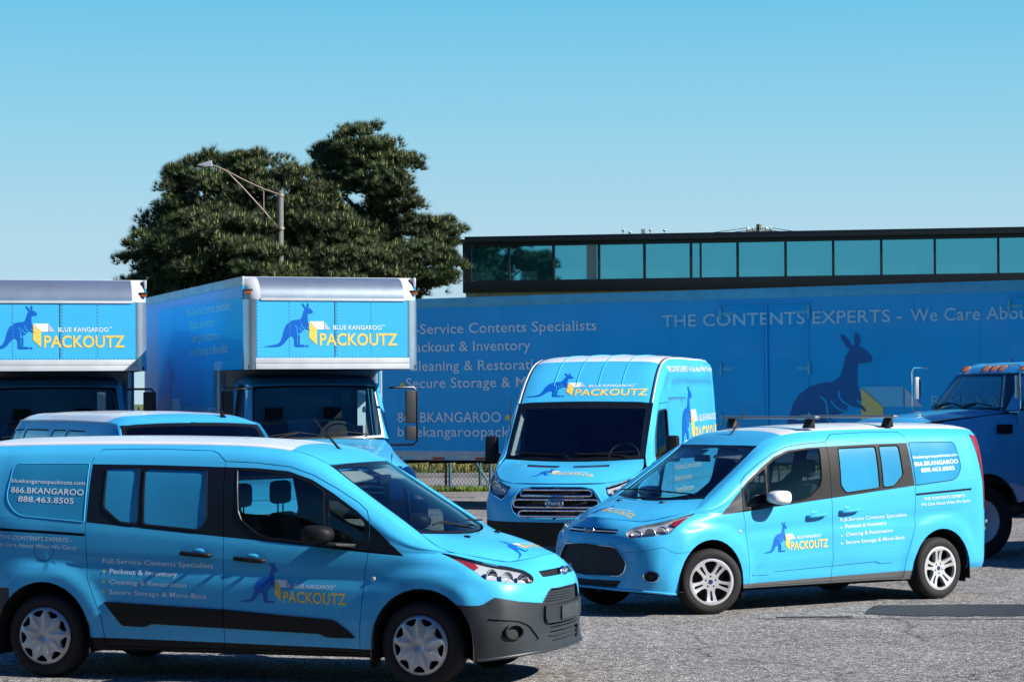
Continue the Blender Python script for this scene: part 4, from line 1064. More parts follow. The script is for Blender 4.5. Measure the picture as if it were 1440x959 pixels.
# ---------------------------------------------------------------- tall van: assembly
TLP = tall_patches()
def build_tall_van(label, loc, rot):
    root = empty('high_roof_van', loc, 0, label, 'van'); root.rotation_euler = rot
    S, U, R, W, H = (TLP[k] for k in 'SURWH')
    both = lambda q: join(q, q.flip())
    si = lambda P, k: [tuple(p) for p in k.inv(densify(P, .15), (0, 2), (0, 5.35) if k is S else None)]
    a1, a2 = si(arch(0., .43, .36), S), si(arch(-3.75, .43, .36), S)
    head = rounded([(5.995, .818), (5.70, .895), (5.33, .885), (5.40, .80), (5.62, .70), (5.81, .645), (5.965, .590), (6.02, .69)], .03, 3)
    hgap = strip(head, .008, True)
    grl = rounded([(6.9, .845), (6.30, .835), (6.185, .785), (6.095, .53), (6.13, .43), (6.24, .345), (6.9, .330)], .03, 3)
    bump = [(5.3, -.1), (5.3, .25), (5.6, .30), (6.9, .285), (6.9, -.1)]
    door = [(-1.33, .36), (-1.33, 1.3), (-1.30, 2.06), (-.86, 2.04), (-.70, 1.96), (-.45, 1.70), (-.27, 1.42), (-.25, 1.1), (-.35, .75), (-.44, .36)]
    glassp = rounded([(-.31, 1.37), (-.44, 1.60), (-.63, 1.85), (-.79, 1.945), (-1.20, 1.965), (-1.215, 1.36)], .05, 3)
    cargo = [(-1.37, .36), (-1.37, 2.12), (-2.62, 2.12), (-2.62, .36)]
    sill = [(-3.33, .1), (-3.33, .47), (-.42, .45), (-.42, .1)]
    ds, du = si(strip(densify(door, .08), .008, True), S), si(strip(densify(door, .08), .008, True), U)
    cs, cu = si(strip(densify(cargo, .08), .007, True), S), si(strip(densify(cargo, .08), .007, True), U)
    cuts = [a1, a2, head, hgap, grl, bump, ds, cs, si(sill, S), si(door, S), si(cargo, S)]
    st = split_patch(S, (.10, .05), cuts, [(None, [a1, a2, ds, cs]), ('headlight', [head]), (None, [hgap, grl]), ('bumper', [bump]), ('sill', [cuts[8]]), ('cab', [cuts[9]]), ('cargo', [cuts[10]]), ('body', None)], sgn=-1)
    gu = si(glassp, U)
    ut = split_patch(U, (.10, .06), [gu, du, cu, si(door, U), si(cargo, U)], [('glass', [gu]), (None, [du, cu]), ('cab', [si(door, U)]), ('cargo', [si(cargo, U)]), ('body', None)], off={'glass': -.01}, sgn=-1)
    for k, v in ut.items():
        if k in st: st[k] += v
        else: st[k] = v
    inn = split_patch(S, (.2, .12), [a1, a2, grl, head], [(None, [a1, a2, head]), ('in', None)], off={'in': -.07}, sgn=-1, skirt=0)['in']
    inn += split_patch(U, (.2, .12), [gu], [(None, [gu]), ('in', None)], off={'in': -.07}, sgn=-1, skirt=0)['in']
    bot = [S.eval(0, v) for v in np.linspace(0, S.V, 8)]+[U.eval(0, v) for v in np.linspace(0, U.V, 8)]+[R.eval(0, v) for v in np.linspace(0, R.V, 6)]
    L = [tuple(p) for p in bot]; Rr = [(p[0], -p[1], p[2]) for p in bot][::-1]
    obj('body_shell', join(both(st['body']), Piece().add(L+Rr, [tuple(range(len(L+Rr)))])), 'wrap', root)
    obj('inner_lining', both(inn), 'cabin', root)
    obj('floor_pan', join(box(-4.9, .7, -.75, .75, .28, .38), box(-3.3, -.45, -.95, .95, .32, .36)), 'under', root)
    for s in (1, -1):
        side = (lambda q: q) if s > 0 else (lambda q: q.flip())
        cab = obj('cab_door', side(st['cab']), 'wrap', root); obj('window_pane', side(st['glass']), 'glass_tint', cab)
        pts = [U.eval(*p) for p in gu]; obj('window_seal', tube([(p[0], s*p[1], p[2]) for p in pts+[pts[0]]], .014, 6, False), 'black_trim', cab)
        obj('cargo_side', side(st['cargo']), 'wrap', root)
        obj('sill_trim', side(st['sill']), 'black_plastic', root)
        # mirrors: tall double housings on stout arms
        mir = obj('side_mirror', hexa([(-.50, s*1.10, 1.30), (-.38, s*1.12, 1.31), (-.38, s*1.27, 1.31), (-.50, s*1.29, 1.30)], [(-.50, s*1.10, 1.64), (-.40, s*1.12, 1.63), (-.40, s*1.26, 1.63), (-.50, s*1.28, 1.64)], .035), 'black_plastic', root)
        obj('mirror_arm', tube([(-.36, s*.97, 1.33), (-.42, s*1.06, 1.36), (-.44, s*1.14, 1.40)], .045, 8), 'black_plastic', mir)
        obj('mirror_glass', box(-.508, -.504, s*1.195-.07, s*1.195+.07, 1.34, 1.60), 'mirror_glass', mir)
        # wheel housings and lamps
        hl = obj('headlight', side(st['headlight']), 'glass_lamp', root)
        V, T, Cc = cut2d(((5.2, 6.1), (.55, .913)), (.04, .03), [head]); obj('lamp_housing', side(region_piece(S, V, T, inpoly(Cc, head), -.045, 0, -1)), 'lamp_reflector', hl)
        for (u, v, r) in ((5.62, .80, .05), (5.76, .755, .06), (5.90, .71, .055)):
            c = S.eval(u, v)+S.normal(u, v)*.03; mtx = Vector((.9, s*.35, .05)).normalized().to_track_quat('Z', 'Y').to_matrix()
            b = obj('reflector_bowl', xform(lathe([(.0, -.004), (r*.4, .0), (r*.8, .012), (r, .026), (r*.94, .03)], 24, 2), lambda q: tuple(mtx @ Vector(q)+Vector((c[0], s*c[1], c[2])))), 'lamp_reflector', hl)
            obj('projector', xform(ball((0, 0, .014), (.026, .026, .02), 14, 8), lambda q: tuple(mtx @ Vector(q)+Vector((c[0], s*c[1], c[2])))), 'glass_lamp', hl)
        ix = [(5.37, .87), (5.47, .83), (5.45, .80), (5.40, .825)]
        V, T, Cc = cut2d(((5.2, 5.7), (.7, .913)), (.03, .02), [ix]); obj('indicator', side(region_piece(S, V, T, inpoly(Cc, ix), -.01, .006, -1)), 'lamp_amber', hl)
        lx = [(5.84, .655), (5.95, .612), (5.985, .66), (5.90, .69)]
        V, T, Cc = cut2d(((5.7, 6.1), (.55, .75)), (.03, .02), [lx]); obj('indicator', side(region_piece(S, V, T, inpoly(Cc, lx), -.012, .006, -1)), 'dark_metal', hl)
        bz = [S.eval(*q)-S.normal(*q)*.001 for q in head]; obj('lamp_bezel', side(tube([tuple(p) for p in bz]+[tuple(bz[0])], .006, 6, False)), 'chrome', hl)
    # roof: white with the wrapped front and pressed ribs
    wr = [tuple(p) for p in R.inv(densify([(-1.47, 1.0), (-1.44, .5), (-1.42, 0), (-1.42, -.3), (-.2, -.3), (-.2, 1.)], .15), (0, 1))]
    rt = split_patch(R, (.10, .08), [wr], [('w', [wr]), ('roof', None)], sgn=-1)
    rp = obj('roof_panel', both(rt['roof']), 'white_paint', root); obj('roof_wrap', both(rt['w']), 'wrap', rp)
    for y in (-.46, -.16, .13, .44):
        P = []
        for u in np.linspace(.5, 4.25, 26):
            f = lambda v: abs(R.eval(u, v)[1])-abs(y)
            a, b = 0., R.V
            for _ in range(30):
                m = (a+b)/2; a, b = (m, b) if f(m) > 0 else (a, m)
            p = R.eval(u, a); P.append((p[0], math.copysign(p[1], y), p[2]+.001))
        obj('roof_rib', tube(P, .008, 6), 'wrap', rp)
    for s in (1, -1):
        P = [tuple(R.eval(u, .012)*[1, s, 1]+[0, 0, .006]) for u in np.linspace(.3, R.U, 30)]; obj('roof_channel', tube(P, .008, 6), 'white_paint' , rp)
        P = [tuple(R.eval(u, .04)*[1, s, 1]+[0, 0, .002]) for u in np.linspace(.3, R.U, 30)]; obj('roof_channel', tube(P, .009, 6), 'black_trim', rp)
    # hood
    he = [strip([(0, .004), (H.U-.004, .004)], .009), strip([(H.U-.004, 0), (H.U-.004, H.V)], .009)]
    vent = rounded([(.22, .36), (.25, .78), (.35, .76), (.31, .36)], .015, 2)
    ht = split_patch(H, (.07, .06), he+[vent], [(None, he), ('vent', [vent]), ('hood', None)], off={'vent': -.012}, sgn=-1)
    hood = obj('hood', both(ht['hood']), 'wrap', root); 
    for s in (1, -1): obj('hood_vent', ht['vent'] if s > 0 else ht['vent'].flip(), 'under', hood)
    # windshield
    hole = rounded([(.11, .05), (W.U-.07, .045), (W.U-.05, W.V*.5), (W.U-.045, W.V+.3), (.135, W.V+.3), (.125, W.V*.5)], .05, 3)
    wt = split_patch(W, (.1, .1), [hole], [('glass', [hole]), ('band', None)], sgn=-1, skirt=0)
    ws = obj('windshield', both(wt['glass']), 'glass_screen', root); obj('frit_band', both(wt['band']), 'black_trim', ws)
    for s, y0, y1, in ((1, .70, .05), (-1, .05, .72)):
        q = lambda y, z, d=.0: (lambda v: (v[0]+.02+d, y, v[2]+.02))(W.eval(*[float(a[0]) for a in inv_fast(W, [(abs(y), z)], (1, 2))]))
        obj('wiper', join(tube([q(y0*s, 1.37), q(y1*s+.0, 1.40)], .010, 6), tube([q(s*.08, 1.385, .01), q(s*.78, 1.42, .01)], .008, 6)), 'black_plastic', ws)
    # nose
    bumper = obj('bumper', both(st['bumper']), 'black_plastic', root)
    lipp = [tuple(S.eval(u, 0)+[0, 0, .01]) for u in np.linspace(5.5, S.U, 12)]; obj('under_tray', Piece().add(lipp+[(p[0], -p[1], p[2]) for p in lipp[::-1]]+[(-.3, -.7, .3), (-.3, .7, .3)], [tuple(range(26))]), 'under', bumper)
    def sheet(poly, off, name, m, par, skirt=0.):
        V, T, Cc = cut2d(((6.0, S.U), (0., .9)), (.05, .03), [poly]); return obj(name, both(region_piece(S, V, T, inpoly(Cc, poly), off, skirt, -1)), m, par)
    gr = sheet(grl, -.05, 'grille', 'under', root)
    pts = [tuple(S.eval(*q)-S.normal(*q)*.004) for q in densify(grl, .05) if q[0] <= S.U]; obj('grille_surround', both(tube(pts, .012, 8, False)), 'wrap', gr)
    obj('grille_surround', both(tube([tuple(S.eval(q[0]+.02, q[1])-S.normal(*q)*.002) for q in densify(grl, .05) if q[0]+.02 <= S.U], .009, 8, False)), 'chrome', gr)
    for v0, v1, u0 in ((.665, .775, 6.20), (.50, .61, 6.14), (.375, .455, 6.22)):          # three chrome hoops
        us = list(np.linspace(u0+.05, S.U, 8)); lo = [(u, v0) for u in us]; hi = [(u, v1) for u in us]
        path = hi[::-1]+[(u0+.015, v1-.012), (u0, (v0+v1)/2), (u0+.015, v0+.012)]+lo
        P = [tuple(S.eval(*q)-S.normal(*q)*-.004) for q in path]
        obj('grille_bar', both(tube(P, .0135, 8, False)), 'chrome', gr)
    bp = S.eval(S.U, .555)
    bd = xform(lathe([(.0, .016), (.09, .014), (.105, .006), (.11, -.012)], 32, 0), lambda v: (v[0]+bp[0]+.012, v[1]*1.0, v[2]*.42+bp[2]))
    b = obj('badge', bd, 'badge_blue', root)
    obj('badge_rim', xform(lathe([(.098, .010), (.107, .016), (.118, .006), (.118, -.012)], 32, 0), lambda v: (v[0]+bp[0]+.012, v[1], v[2]*.42+bp[2])), 'chrome', b)
    v, t, wd = text2d('Ford', .02); obj('lettering', Piece().add([(bp[0]+.031, (x/wd-.5)*.15, bp[2]-.017+y*.04) for x, y in v], t), 'film_grey', b)
    # cabin
    obj('dashboard', hexa([(-.75, -.9, .9), (.05, -.88, .9), (.05, .88, .9), (-.75, .9, .9)], [(-.55, -.85, 1.30), (-.02, -.80, 1.31), (-.02, .80, 1.31), (-.55, .85, 1.30)], .03), 'cabin', root)
    obj('steering_wheel', xform(lathe([(.21, 0), (.198, .016), (.185, 0), (.198, -.016)], 28, 2, close=True), lambda v: (-.80+v[2]*.8-v[0]*.55, .48+v[1], 1.36+v[0]*.83+v[2]*.55)), 'cabin', root)
    for y in (.48, -.48):
        seat = obj('seat', join(box(-1.5, -1.0, y-.26, y+.26, .75, .92, .05), hexa([(-1.55, y-.25, .85), (-1.4, y-.25, .85), (-1.4, y+.25, .85), (-1.55, y+.25, .85)], [(-1.68, y-.2, 1.55), (-1.58, y-.2, 1.55), (-1.58, y+.2, 1.55), (-1.68, y+.2, 1.55)], .04)), 'seat_cloth', root)
        obj('headrest', box(-1.70, -1.6, y-.13, y+.13, 1.60, 1.80, .04), 'seat_cloth', seat)
    obj('bulkhead', hexa([(-1.84, -.93, .4), (-1.80, -.93, .4), (-1.80, .93, .4), (-1.84, .93, .4)], [(-1.84, -.80, 2.5), (-1.80, -.80, 2.5), (-1.80, .80, 2.5), (-1.84, .80, 2.5)]), 'cabin', root)
    for s in (1, -1): obj('pillar_trim', hexa([(-.13, s*.86, 1.36), (-.22, s*.88, 1.36), (-.30, s*.86, 1.36), (-.18, s*.82, 1.36)], [(-.70, s*.83, 2.0), (-.78, s*.85, 2.0), (-.86, s*.83, 2.0), (-.74, s*.79, 2.0)]), 'light_trim', root)
    # wheels
    ty = mesh_from('tyre', tyre(.352, .225, .21), 'rubber', 40); hub = mesh_from('rim', lathe([(0, .0), (.06, -.002), (.08, -.03), (.15, -.05), (.19, -.02), (.215, -.005), (.216, -.03)], 32, 1), 'hubcap_silver')
    for x in (0, -3.75):
        for s in (1, -1):
            wr_ = empty('wheel', (x, s*.99, .348)); wr_.parent = root; wr_.rotation_euler = (0, 0, 0 if s > 0 else math.pi); obj('tyre', ty, None, wr_); obj('rim', hub, None, wr_)
    for x_ in (-.43, -4.18):
        for s in (1, -1): obj('wheel_housing', box(x_, x_+.86, s*.575-.025, s*.575+.025, .3, .8), 'under', root)
    obj('antenna', tube([(-.35, -.90, 1.45), (-.42, -.93, 1.75), (-.50, -.94, 2.13)], .005, 6), 'black_plastic', root)
    # lettering: roof front, hood, left side
    def topmap(P, ax, lvl, f0):
        def f(V):
            Q = f0(V); u, v = inv_fast(P, np.column_stack([Q[:, 0], abs(Q[:, 1])]), ax); p = P.eval(u, v); n = -P.normal(u, v); sg = np.where(Q[:, 1] < 0, -1, 1)
            m = np.column_stack([np.ones(len(sg)), sg, np.ones(len(sg))]); return p*m+n*m*(.004+.0015*lvl), n*m
        return f
    for nm, m, v, t, lvl in emblem():
        lay(nm, m, v, t, topmap(R, (2, 1), lvl, lambda V: np.column_stack([2.135+V[:, 1]*.72, -.83+V[:, 0]*1.20])), rp, .06)
        lay(nm, m, v, t, topmap(H, (0, 1), lvl, lambda V: np.column_stack([.70-V[:, 1]*.45, -.40+V[:, 0]*.60])), hood, .06)
    def smap(P, x0, z0, lvl=0, sl=-.012):
        def f(V):
            u, v = inv_fast(P, np.column_stack([x0-V[:, 0], z0+V[:, 1]-sl*V[:, 0]])); n = -P.normal(u, v); return P.eval(u, v)+n*(.004+.0015*lvl), n
        return f
    for nm, m, v, t, lvl in emblem():
        lay(nm, m, v*[2.65, 2.05], t, smap(U, -1.72, 1.42, lvl), root, .08)
    lay('lettering', 'film_white', *words2d('THE CONTENTS EXPERTS - We Care About What We Carry', 0, 3.25, 0, .075, .016), smap(U, -1.52, 2.455), root, .08)
    for i, s_ in enumerate(('Full-Service Contents Specialists', 'Packout & Inventory', 'Cleaning & Restoration', 'Secure Storage & Move-Back')):
        v, t = words2d(s_, 0, (1.9, 1.15, 1.3, 1.65)[i], 0, .075, .012); lay('lettering', 'film_white', v, t, smap(S, -1.5, 1.17-.15*i, 0, 0), root, .08)
    return root
# ---------------------------------------------------------------- full-size panel van (mostly hidden behind the nearest van)
def build_panel_van(label, loc, rz):
    root = empty('panel_van', loc, rz, label, 'van')
    both = lambda q: join(q, q.flip())
    zz = [.35, .6, .9, 1.15, 1.32]; yy = [.96, .99, 1.0, .99, .975]
    S = [[(x, y*k, z) for y, z in zip(yy, zz)] for x, k in ((-4.62, .93), (-4.5, .985), (-4.0, 1.), (-2.5, 1.), (-1.0, 1.), (-.1, 1.))]
    S += [[(.35, .95, .35), (.35, .985, .6), (.35, .99, .9), (.34, .96, 1.1), (.30, .88, 1.24)], [(.65, .88, .35), (.68, .91, .6), (.68, .91, .9), (.62, .85, 1.07), (.55, .75, 1.17)],
          [(.82, .6, .35), (.84, .62, .6), (.84, .62, .9), (.78, .58, 1.05), (.68, .5, 1.14)], [(.86, .3, .35), (.88, .3, .6), (.88, .3, .9), (.82, .28, 1.05), (.72, .25, 1.14)], [(.87, 0, .35), (.89, 0, .6), (.89, 0, .9), (.83, 0, 1.05), (.73, 0, 1.14)]]
    S = Patch(S, None, 'u')
    ra = [(-4.60, .69, 1.87), (-4.45, .74, 1.90), (-4.0, .755, 1.91), (-2.5, .76, 1.915), (-1.4, .757, 1.905), (-1.0, .75, 1.895), (-.75, .74, 1.865), (-.55, .775, 1.70), (-.33, .82, 1.50), (-.1, .94, 1.335)]
    U = []
    for i, (x, ye, ze) in enumerate(ra):
        k = {0: .93, 1: .985}.get(i, 1.); yb = .975*k; col = [(x, yb, 1.32)]
        for f in (.3, .6, .85): col.append((x, yb+(min(ye+.06, yb)-yb)*f**1.15, 1.32+(ze-.05-1.32)*f))
        U.append(col+[(x, ye+.022, ze-.03), (x, ye, ze)])
    U = Patch(U)
    R = Patch([[(x, y, z), (x, y-.09, z+.045*c), (x+.02, y*.5, z+.075*c), (x+.03, 0, z+.088*c)] for (x, y, z), c in zip(ra[:7], (.6, .9, 1, 1.05, 1., .75, .35))], None, 'v')
    W = Patch([[(-.75, .725, 1.865), (-.69, .38, 1.885), (-.67, 0, 1.89)], [(-.45, .78, 1.61), (-.36, .40, 1.62), (-.33, 0, 1.62)], [(-.12, .86, 1.34), (.02, .45, 1.33), (.06, 0, 1.325)]], None, 'v')
    H = Patch([[(-.1, .93, 1.33), (.03, .5, 1.325), (.08, 0, 1.32)], [(.3, .87, 1.245), (.36, .48, 1.27), (.38, 0, 1.275)], [(.54, .74, 1.175), (.62, .4, 1.18), (.66, 0, 1.18)], [(.68, .48, 1.145), (.71, .26, 1.15), (.725, 0, 1.15)]], None, 'v')
    si = lambda P, k: [tuple(p) for p in k.inv(densify(P, .15), (0, 2), (0, 4.7) if k is S else None)]
    a1, a2 = si(arch(0, .41, .36), S), si(arch(-3.5, .41, .36), S)
    panes = [rounded(p, .05, 3) for p in ([(-4.35, 1.80), (-3.95, 1.81), (-3.95, 1.38), (-4.4, 1.38)], [(-3.90, 1.81), (-2.95, 1.81), (-2.95, 1.38), (-3.90, 1.38)], [(-2.80, 1.81), (-2.30, 1.81), (-2.30, 1.38), (-2.80, 1.38)], [(-2.26, 1.81), (-1.62, 1.805), (-1.58, 1.38), (-2.26, 1.38)])]
    cabp = rounded([(-1.42, 1.76), (-1.02, 1.745), (-.85, 1.62), (-.66, 1.39), (-1.45, 1.38)], .05, 3)
    st = split_patch(S, (.15, .08), [a1, a2], [(None, [a1, a2]), ('b', None)], sgn=-1)
    up = [si(p, U) for p in panes]; uc = si(cabp, U); gaps = [si(strip(densify(p, .1), .012, True), U) for p in panes+[cabp]]
    ut = split_patch(U, (.12, .06), up+[uc]+gaps, [(None, gaps)]+[('p%d' % i, [p]) for i, p in enumerate(up)]+[('cab', [uc]), ('b', None)], off={'p%d' % i: -.008 for i in range(4)} | {'cab': -.008}, sgn=-1)
    st['b'] += ut['b']
    e = [S.eval(0, v) for v in np.linspace(0, S.V, 6)]+[U.eval(0, v) for v in np.linspace(0, U.V, 6)]+[R.eval(0, v) for v in np.linspace(0, R.V, 5)]
    Lp = [tuple(p) for p in e]; body = obj('body_shell', join(both(st['b']), Piece().add(Lp+[(p[0], -p[1], p[2]) for p in Lp[::-1]], [tuple(range(2*len(Lp)))])), 'wrap', root)
    inn = split_patch(U, (.2, .1), [uc], [(None, [uc]), ('i', None)], off={'i': -.04}, sgn=-1, skirt=0)['i']; obj('inner_lining', both(inn), 'cabin', root)
    for s in (1, -1):
        for i in range(4): obj('window_pane', ut['p%d' % i] if s > 0 else ut['p%d' % i].flip(), 'window_wrap', body)
        obj('window_pane', ut['cab'] if s > 0 else ut['cab'].flip(), 'glass_tint', body)
        obj('drip_rail', tube([tuple(U.eval(u, U.V-.012)*[1, s, 1]+[0, .006*s, 0]) for u in np.linspace(.1, U.U-.5, 30)], .010, 6), 'window_wrap', body)
        obj('side_mirror', box(-.52, -.42, s*1.14-.10, s*1.14+.10, 1.30, 1.55, .03), 'black_plastic', root)
        obj('headlight', box(.80, .86, s*.66-.14, s*.66+.14, .85, 1.02, .02), 'lamp_reflector', root)
    wr = [tuple(p) for p in R.inv(densify([(-1.18, 1.), (-1.12, .6), (-1.16, 0), (-1.16, -.2), (-.2, -.2), (-.2, 1.)], .15), (0, 1))]
    rt = split_patch(R, (.12, .08), [wr], [('w', [wr]), ('r', None)], sgn=-1); rp = obj('roof_panel', both(rt['r']), 'white_paint', root); obj('roof_wrap', both(rt['w']), 'wrap', rp)
    hole = rounded([(.05, .05), (W.U-.05, .05), (W.U-.05, W.V+.3), (.05, W.V+.3)], .05, 3)
    wt = split_patch(W, (.1, .1), [hole], [('g', [hole]), ('b', None)], sgn=-1, skirt=0); ws = obj('windshield', both(wt['g']), 'glass_screen', root); obj('frit_band', both(wt['b']), 'black_trim', ws)
    obj('hood', both(split_patch(H, (.1, .08), [], [('h', None)], sgn=-1)['h']), 'wrap', root)
    obj('grille', box(.84, .905, -.5, .5, .72, 1.02, .02), 'black_plastic', root); obj('bumper', box(.75, 1.0, -.95, .95, .40, .62, .05), 'dark_metal', root)
    obj('dashboard', box(-.55, -.08, -.85, .85, .9, 1.28, .04), 'cabin', root); obj('bulkhead', hexa([(-1.75, -.9, .4), (-1.72, -.9, .4), (-1.72, .9, .4), (-1.75, .9, .4)], [(-1.75, -.70, 1.85), (-1.72, -.70, 1.85), (-1.72, .70, 1.85), (-1.75, .70, 1.85)]), 'cabin', root); obj('floor_pan', box(-4.5, .6, -.9, .9, .32, .42), 'under', root)
    for y in (.45, -.45):
        seat = obj('seat', join(box(-1.4, -.95, y-.25, y+.25, .8, .95, .04), box(-1.55, -1.42, y-.24, y+.24, .85, 1.5, .05)), 'seat_cloth', root); obj('headrest', box(-1.54, -1.45, y-.13, y+.13, 1.52, 1.70, .03), 'seat_cloth', seat)
    obj('antenna', tube([(-.93, .42, 1.93), (-.96, .42, 1.97), (-1.0, .42, 2.02)], .02, 8, rr=[.035, .02, .008]), 'black_plastic', root)
    ty = mesh_from('tyre', tyre(.36, .23, .21), 'rubber', 40); hub = mesh_from('rim', lathe([(0, 0), (.1, -.01), (.18, -.03), (.21, -.005), (.215, -.03)], 28, 1), 'hubcap_silver')
    for x in (0, -3.5):
        for s in (1, -1):
            w_ = empty('wheel', (x, s*.97, .356)); w_.parent = root; w_.rotation_euler = (0, 0, 0 if s > 0 else math.pi); obj('tyre', ty, None, w_); obj('rim', hub, None, w_)
    return root
# ---------------------------------------------------------------- ground, road, grass
def ground_material():
    m = bpy.data.materials.new('chip_asphalt'); m.use_nodes = True; n = m.node_tree; b = n.nodes['Principled BSDF']; L = n.links.new
    tc = n.nodes.new('ShaderNodeTexCoord')
    def noise(sc, det, rough=.6):
        t = n.nodes.new('ShaderNodeTexNoise'); t.inputs['Scale'].default_value = sc; t.inputs['Detail'].default_value = det; t.inputs['Roughness'].default_value = rough; L(tc.outputs['Object'], t.inputs['Vector']); return t
    def ramp(src, stops):
        r = n.nodes.new('ShaderNodeValToRGB'); e = r.color_ramp.elements
        while len(e) < len(stops): e.new(.5)
        for k, (p, c) in enumerate(stops): e[k].position = p; e[k].color = (*c, 1) if hasattr(c, '__len__') else (c, c, c, 1)
        L(src, r.inputs[0]); return r
    def mul(a, c):
        x = n.nodes.new('ShaderNodeMix'); x.data_type = 'RGBA'; x.blend_type = 'MULTIPLY'; x.inputs[0].default_value = 1.; L(a, x.inputs[6]); L(c, x.inputs[7]); return x.outputs[2]
    v = n.nodes.new('ShaderNodeTexVoronoi'); v.inputs['Scale'].default_value = 62.; L(tc.outputs['Object'], v.inputs['Vector'])
    v2 = n.nodes.new('ShaderNodeTexVoronoi'); v2.inputs['Scale'].default_value = 24.; L(tc.outputs['Object'], v2.inputs['Vector'])
    sepc = n.nodes.new('ShaderNodeSeparateColor'); L(v.outputs['Color'], sepc.inputs[0])
    sep2 = n.nodes.new('ShaderNodeSeparateColor'); L(v2.outputs['Color'], sep2.inputs[0])
    stones = ramp(sepc.outputs[0], [(0., (.075, .074, .073)), (.35, (.175, .172, .168)), (.7, (.285, .28, .272)), (1., (.50, .49, .475))])
    big = ramp(sep2.outputs[1], [(0., .62), (.5, 1.), (1., 1.3)])
    patch = ramp(noise(.35, 4).outputs['Fac'], [(.30, .80), (.5, 1.), (.7, 1.12)])
    tone = ramp(noise(1.7, 5).outputs['Fac'], [(.3, (.86, .85, .84)), (.7, (1.08, 1.06, 1.04))])
    # hairline cracks and old oil drips
    wob = noise(1.1, 4); mixv = n.nodes.new('ShaderNodeMix'); mixv.data_type = 'VECTOR'; mixv.inputs[0].default_value = .35; L(tc.outputs['Object'], mixv.inputs[4]); L(wob.outputs['Color'], mixv.inputs[5])
    ce = n.nodes.new('ShaderNodeTexVoronoi'); ce.feature = 'DISTANCE_TO_EDGE'; ce.inputs['Scale'].default_value = .62; L(mixv.outputs[1], ce.inputs['Vector'])
    crk = ramp(ce.outputs['Distance'], [(0., .55), (.005, .65), (.011, 1.)])
    oil = ramp(noise(.9, 3, .5).outputs['Fac'], [(.22, .62), (.34, 1.)])
    col = mul(mul(mul(mul(mul(stones.outputs[0], big.outputs[0]), patch.outputs[0]), tone.outputs[0]), crk.outputs[0]), oil.outputs[0])
    L(col, b.inputs['Base Color']); b.inputs['Roughness'].default_value = .92; b.inputs['Specular IOR Level'].default_value = .25
    bp = n.nodes.new('ShaderNodeBump'); bp.inputs['Strength'].default_value = .9; bp.inputs['Distance'].default_value = .012; bp.invert = True; L(v.outputs['Distance'], bp.inputs['Height'])
    b2 = n.nodes.new('ShaderNodeBump'); b2.inputs['Strength'].default_value = .6; b2.inputs['Distance'].default_value = .03; L(noise(6., 6).outputs['Fac'], b2.inputs['Height']); L(bp.outputs[0], b2.inputs['Normal']); L(b2.outputs[0], b.inputs['Normal'])
    M['chip_asphalt'] = m
ground_material()
mat('tar', (.022, .022, .024), .7, noise=(8., .4), bump=(80., .6))
mat('old_road', (.21, .205, .20), .9, noise=(2.5, .25), bump=(50., .5))
mat('meadow', (.085, .13, .022), .95, noise=(2.2, .45), bump=(12., .8))
mat('grass_blade', (.15, .20, .03), .8, noise=(.7, .5)); mat('dry_grass', (.20, .19, .05), .85, noise=(.9, .4))
gx = sorted(set([-900, -300, -120]+list(np.arange(-60, 61, 6.))+[120, 300, 900])); gy = sorted(set([-300, -120, -40]+list(np.arange(0, 58, 4.))+[57.3]))
V = [(x, y, .012*math.sin(x*.31+1)*math.sin(y*.23)*(1 if 45 > y > 36 and abs(x) < 50 else 0)) for y in gy for x in gx]; nx = len(gx)
obj('ground', Piece().add(V, [(j*nx+i, j*nx+i+1, (j+1)*nx+i+1, (j+1)*nx+i) for j in range(len(gy)-1) for i in range(nx-1)]), 'chip_asphalt', kind='structure')
# a strip of rough verge under the fence, then the road beyond it, its kerb and the meadow up to the horizon
obj('verge', Piece().add([(-900, 57.3, .0), (900, 57.3, 0), (900, 58.9, .0), (-900, 58.9, .0)], [(0, 1, 2, 3)]), 'meadow', kind='structure')
obj('road', Piece().add([(-900, 58.9, .0), (900, 58.9, 0), (900, 67.6, .0), (-900, 67.6, .0)], [(0, 1, 2, 3)]), 'old_road', kind='structure')
obj('kerb', box(-400, 400, 67.6, 67.8, -.1, .13, .02), 'truck_white' if False else 'old_road', kind='structure')
Vg = []; ys = [67.8, 72, 80, 95, 130, 300, 2500]; zs = [.12, .30, .45, .5, .5, .5, .5]; xs = [-2000, -200, -60, -20, 0, 20, 60, 200, 2000]
for y, z in zip(ys, zs): Vg += [(x, y, z) for x in xs]
obj('meadow', Piece().add(Vg, [(j*9+i, j*9+i+1, (j+1)*9+i+1, (j+1)*9+i) for j in range(6) for i in range(8)]), 'meadow', kind='structure')
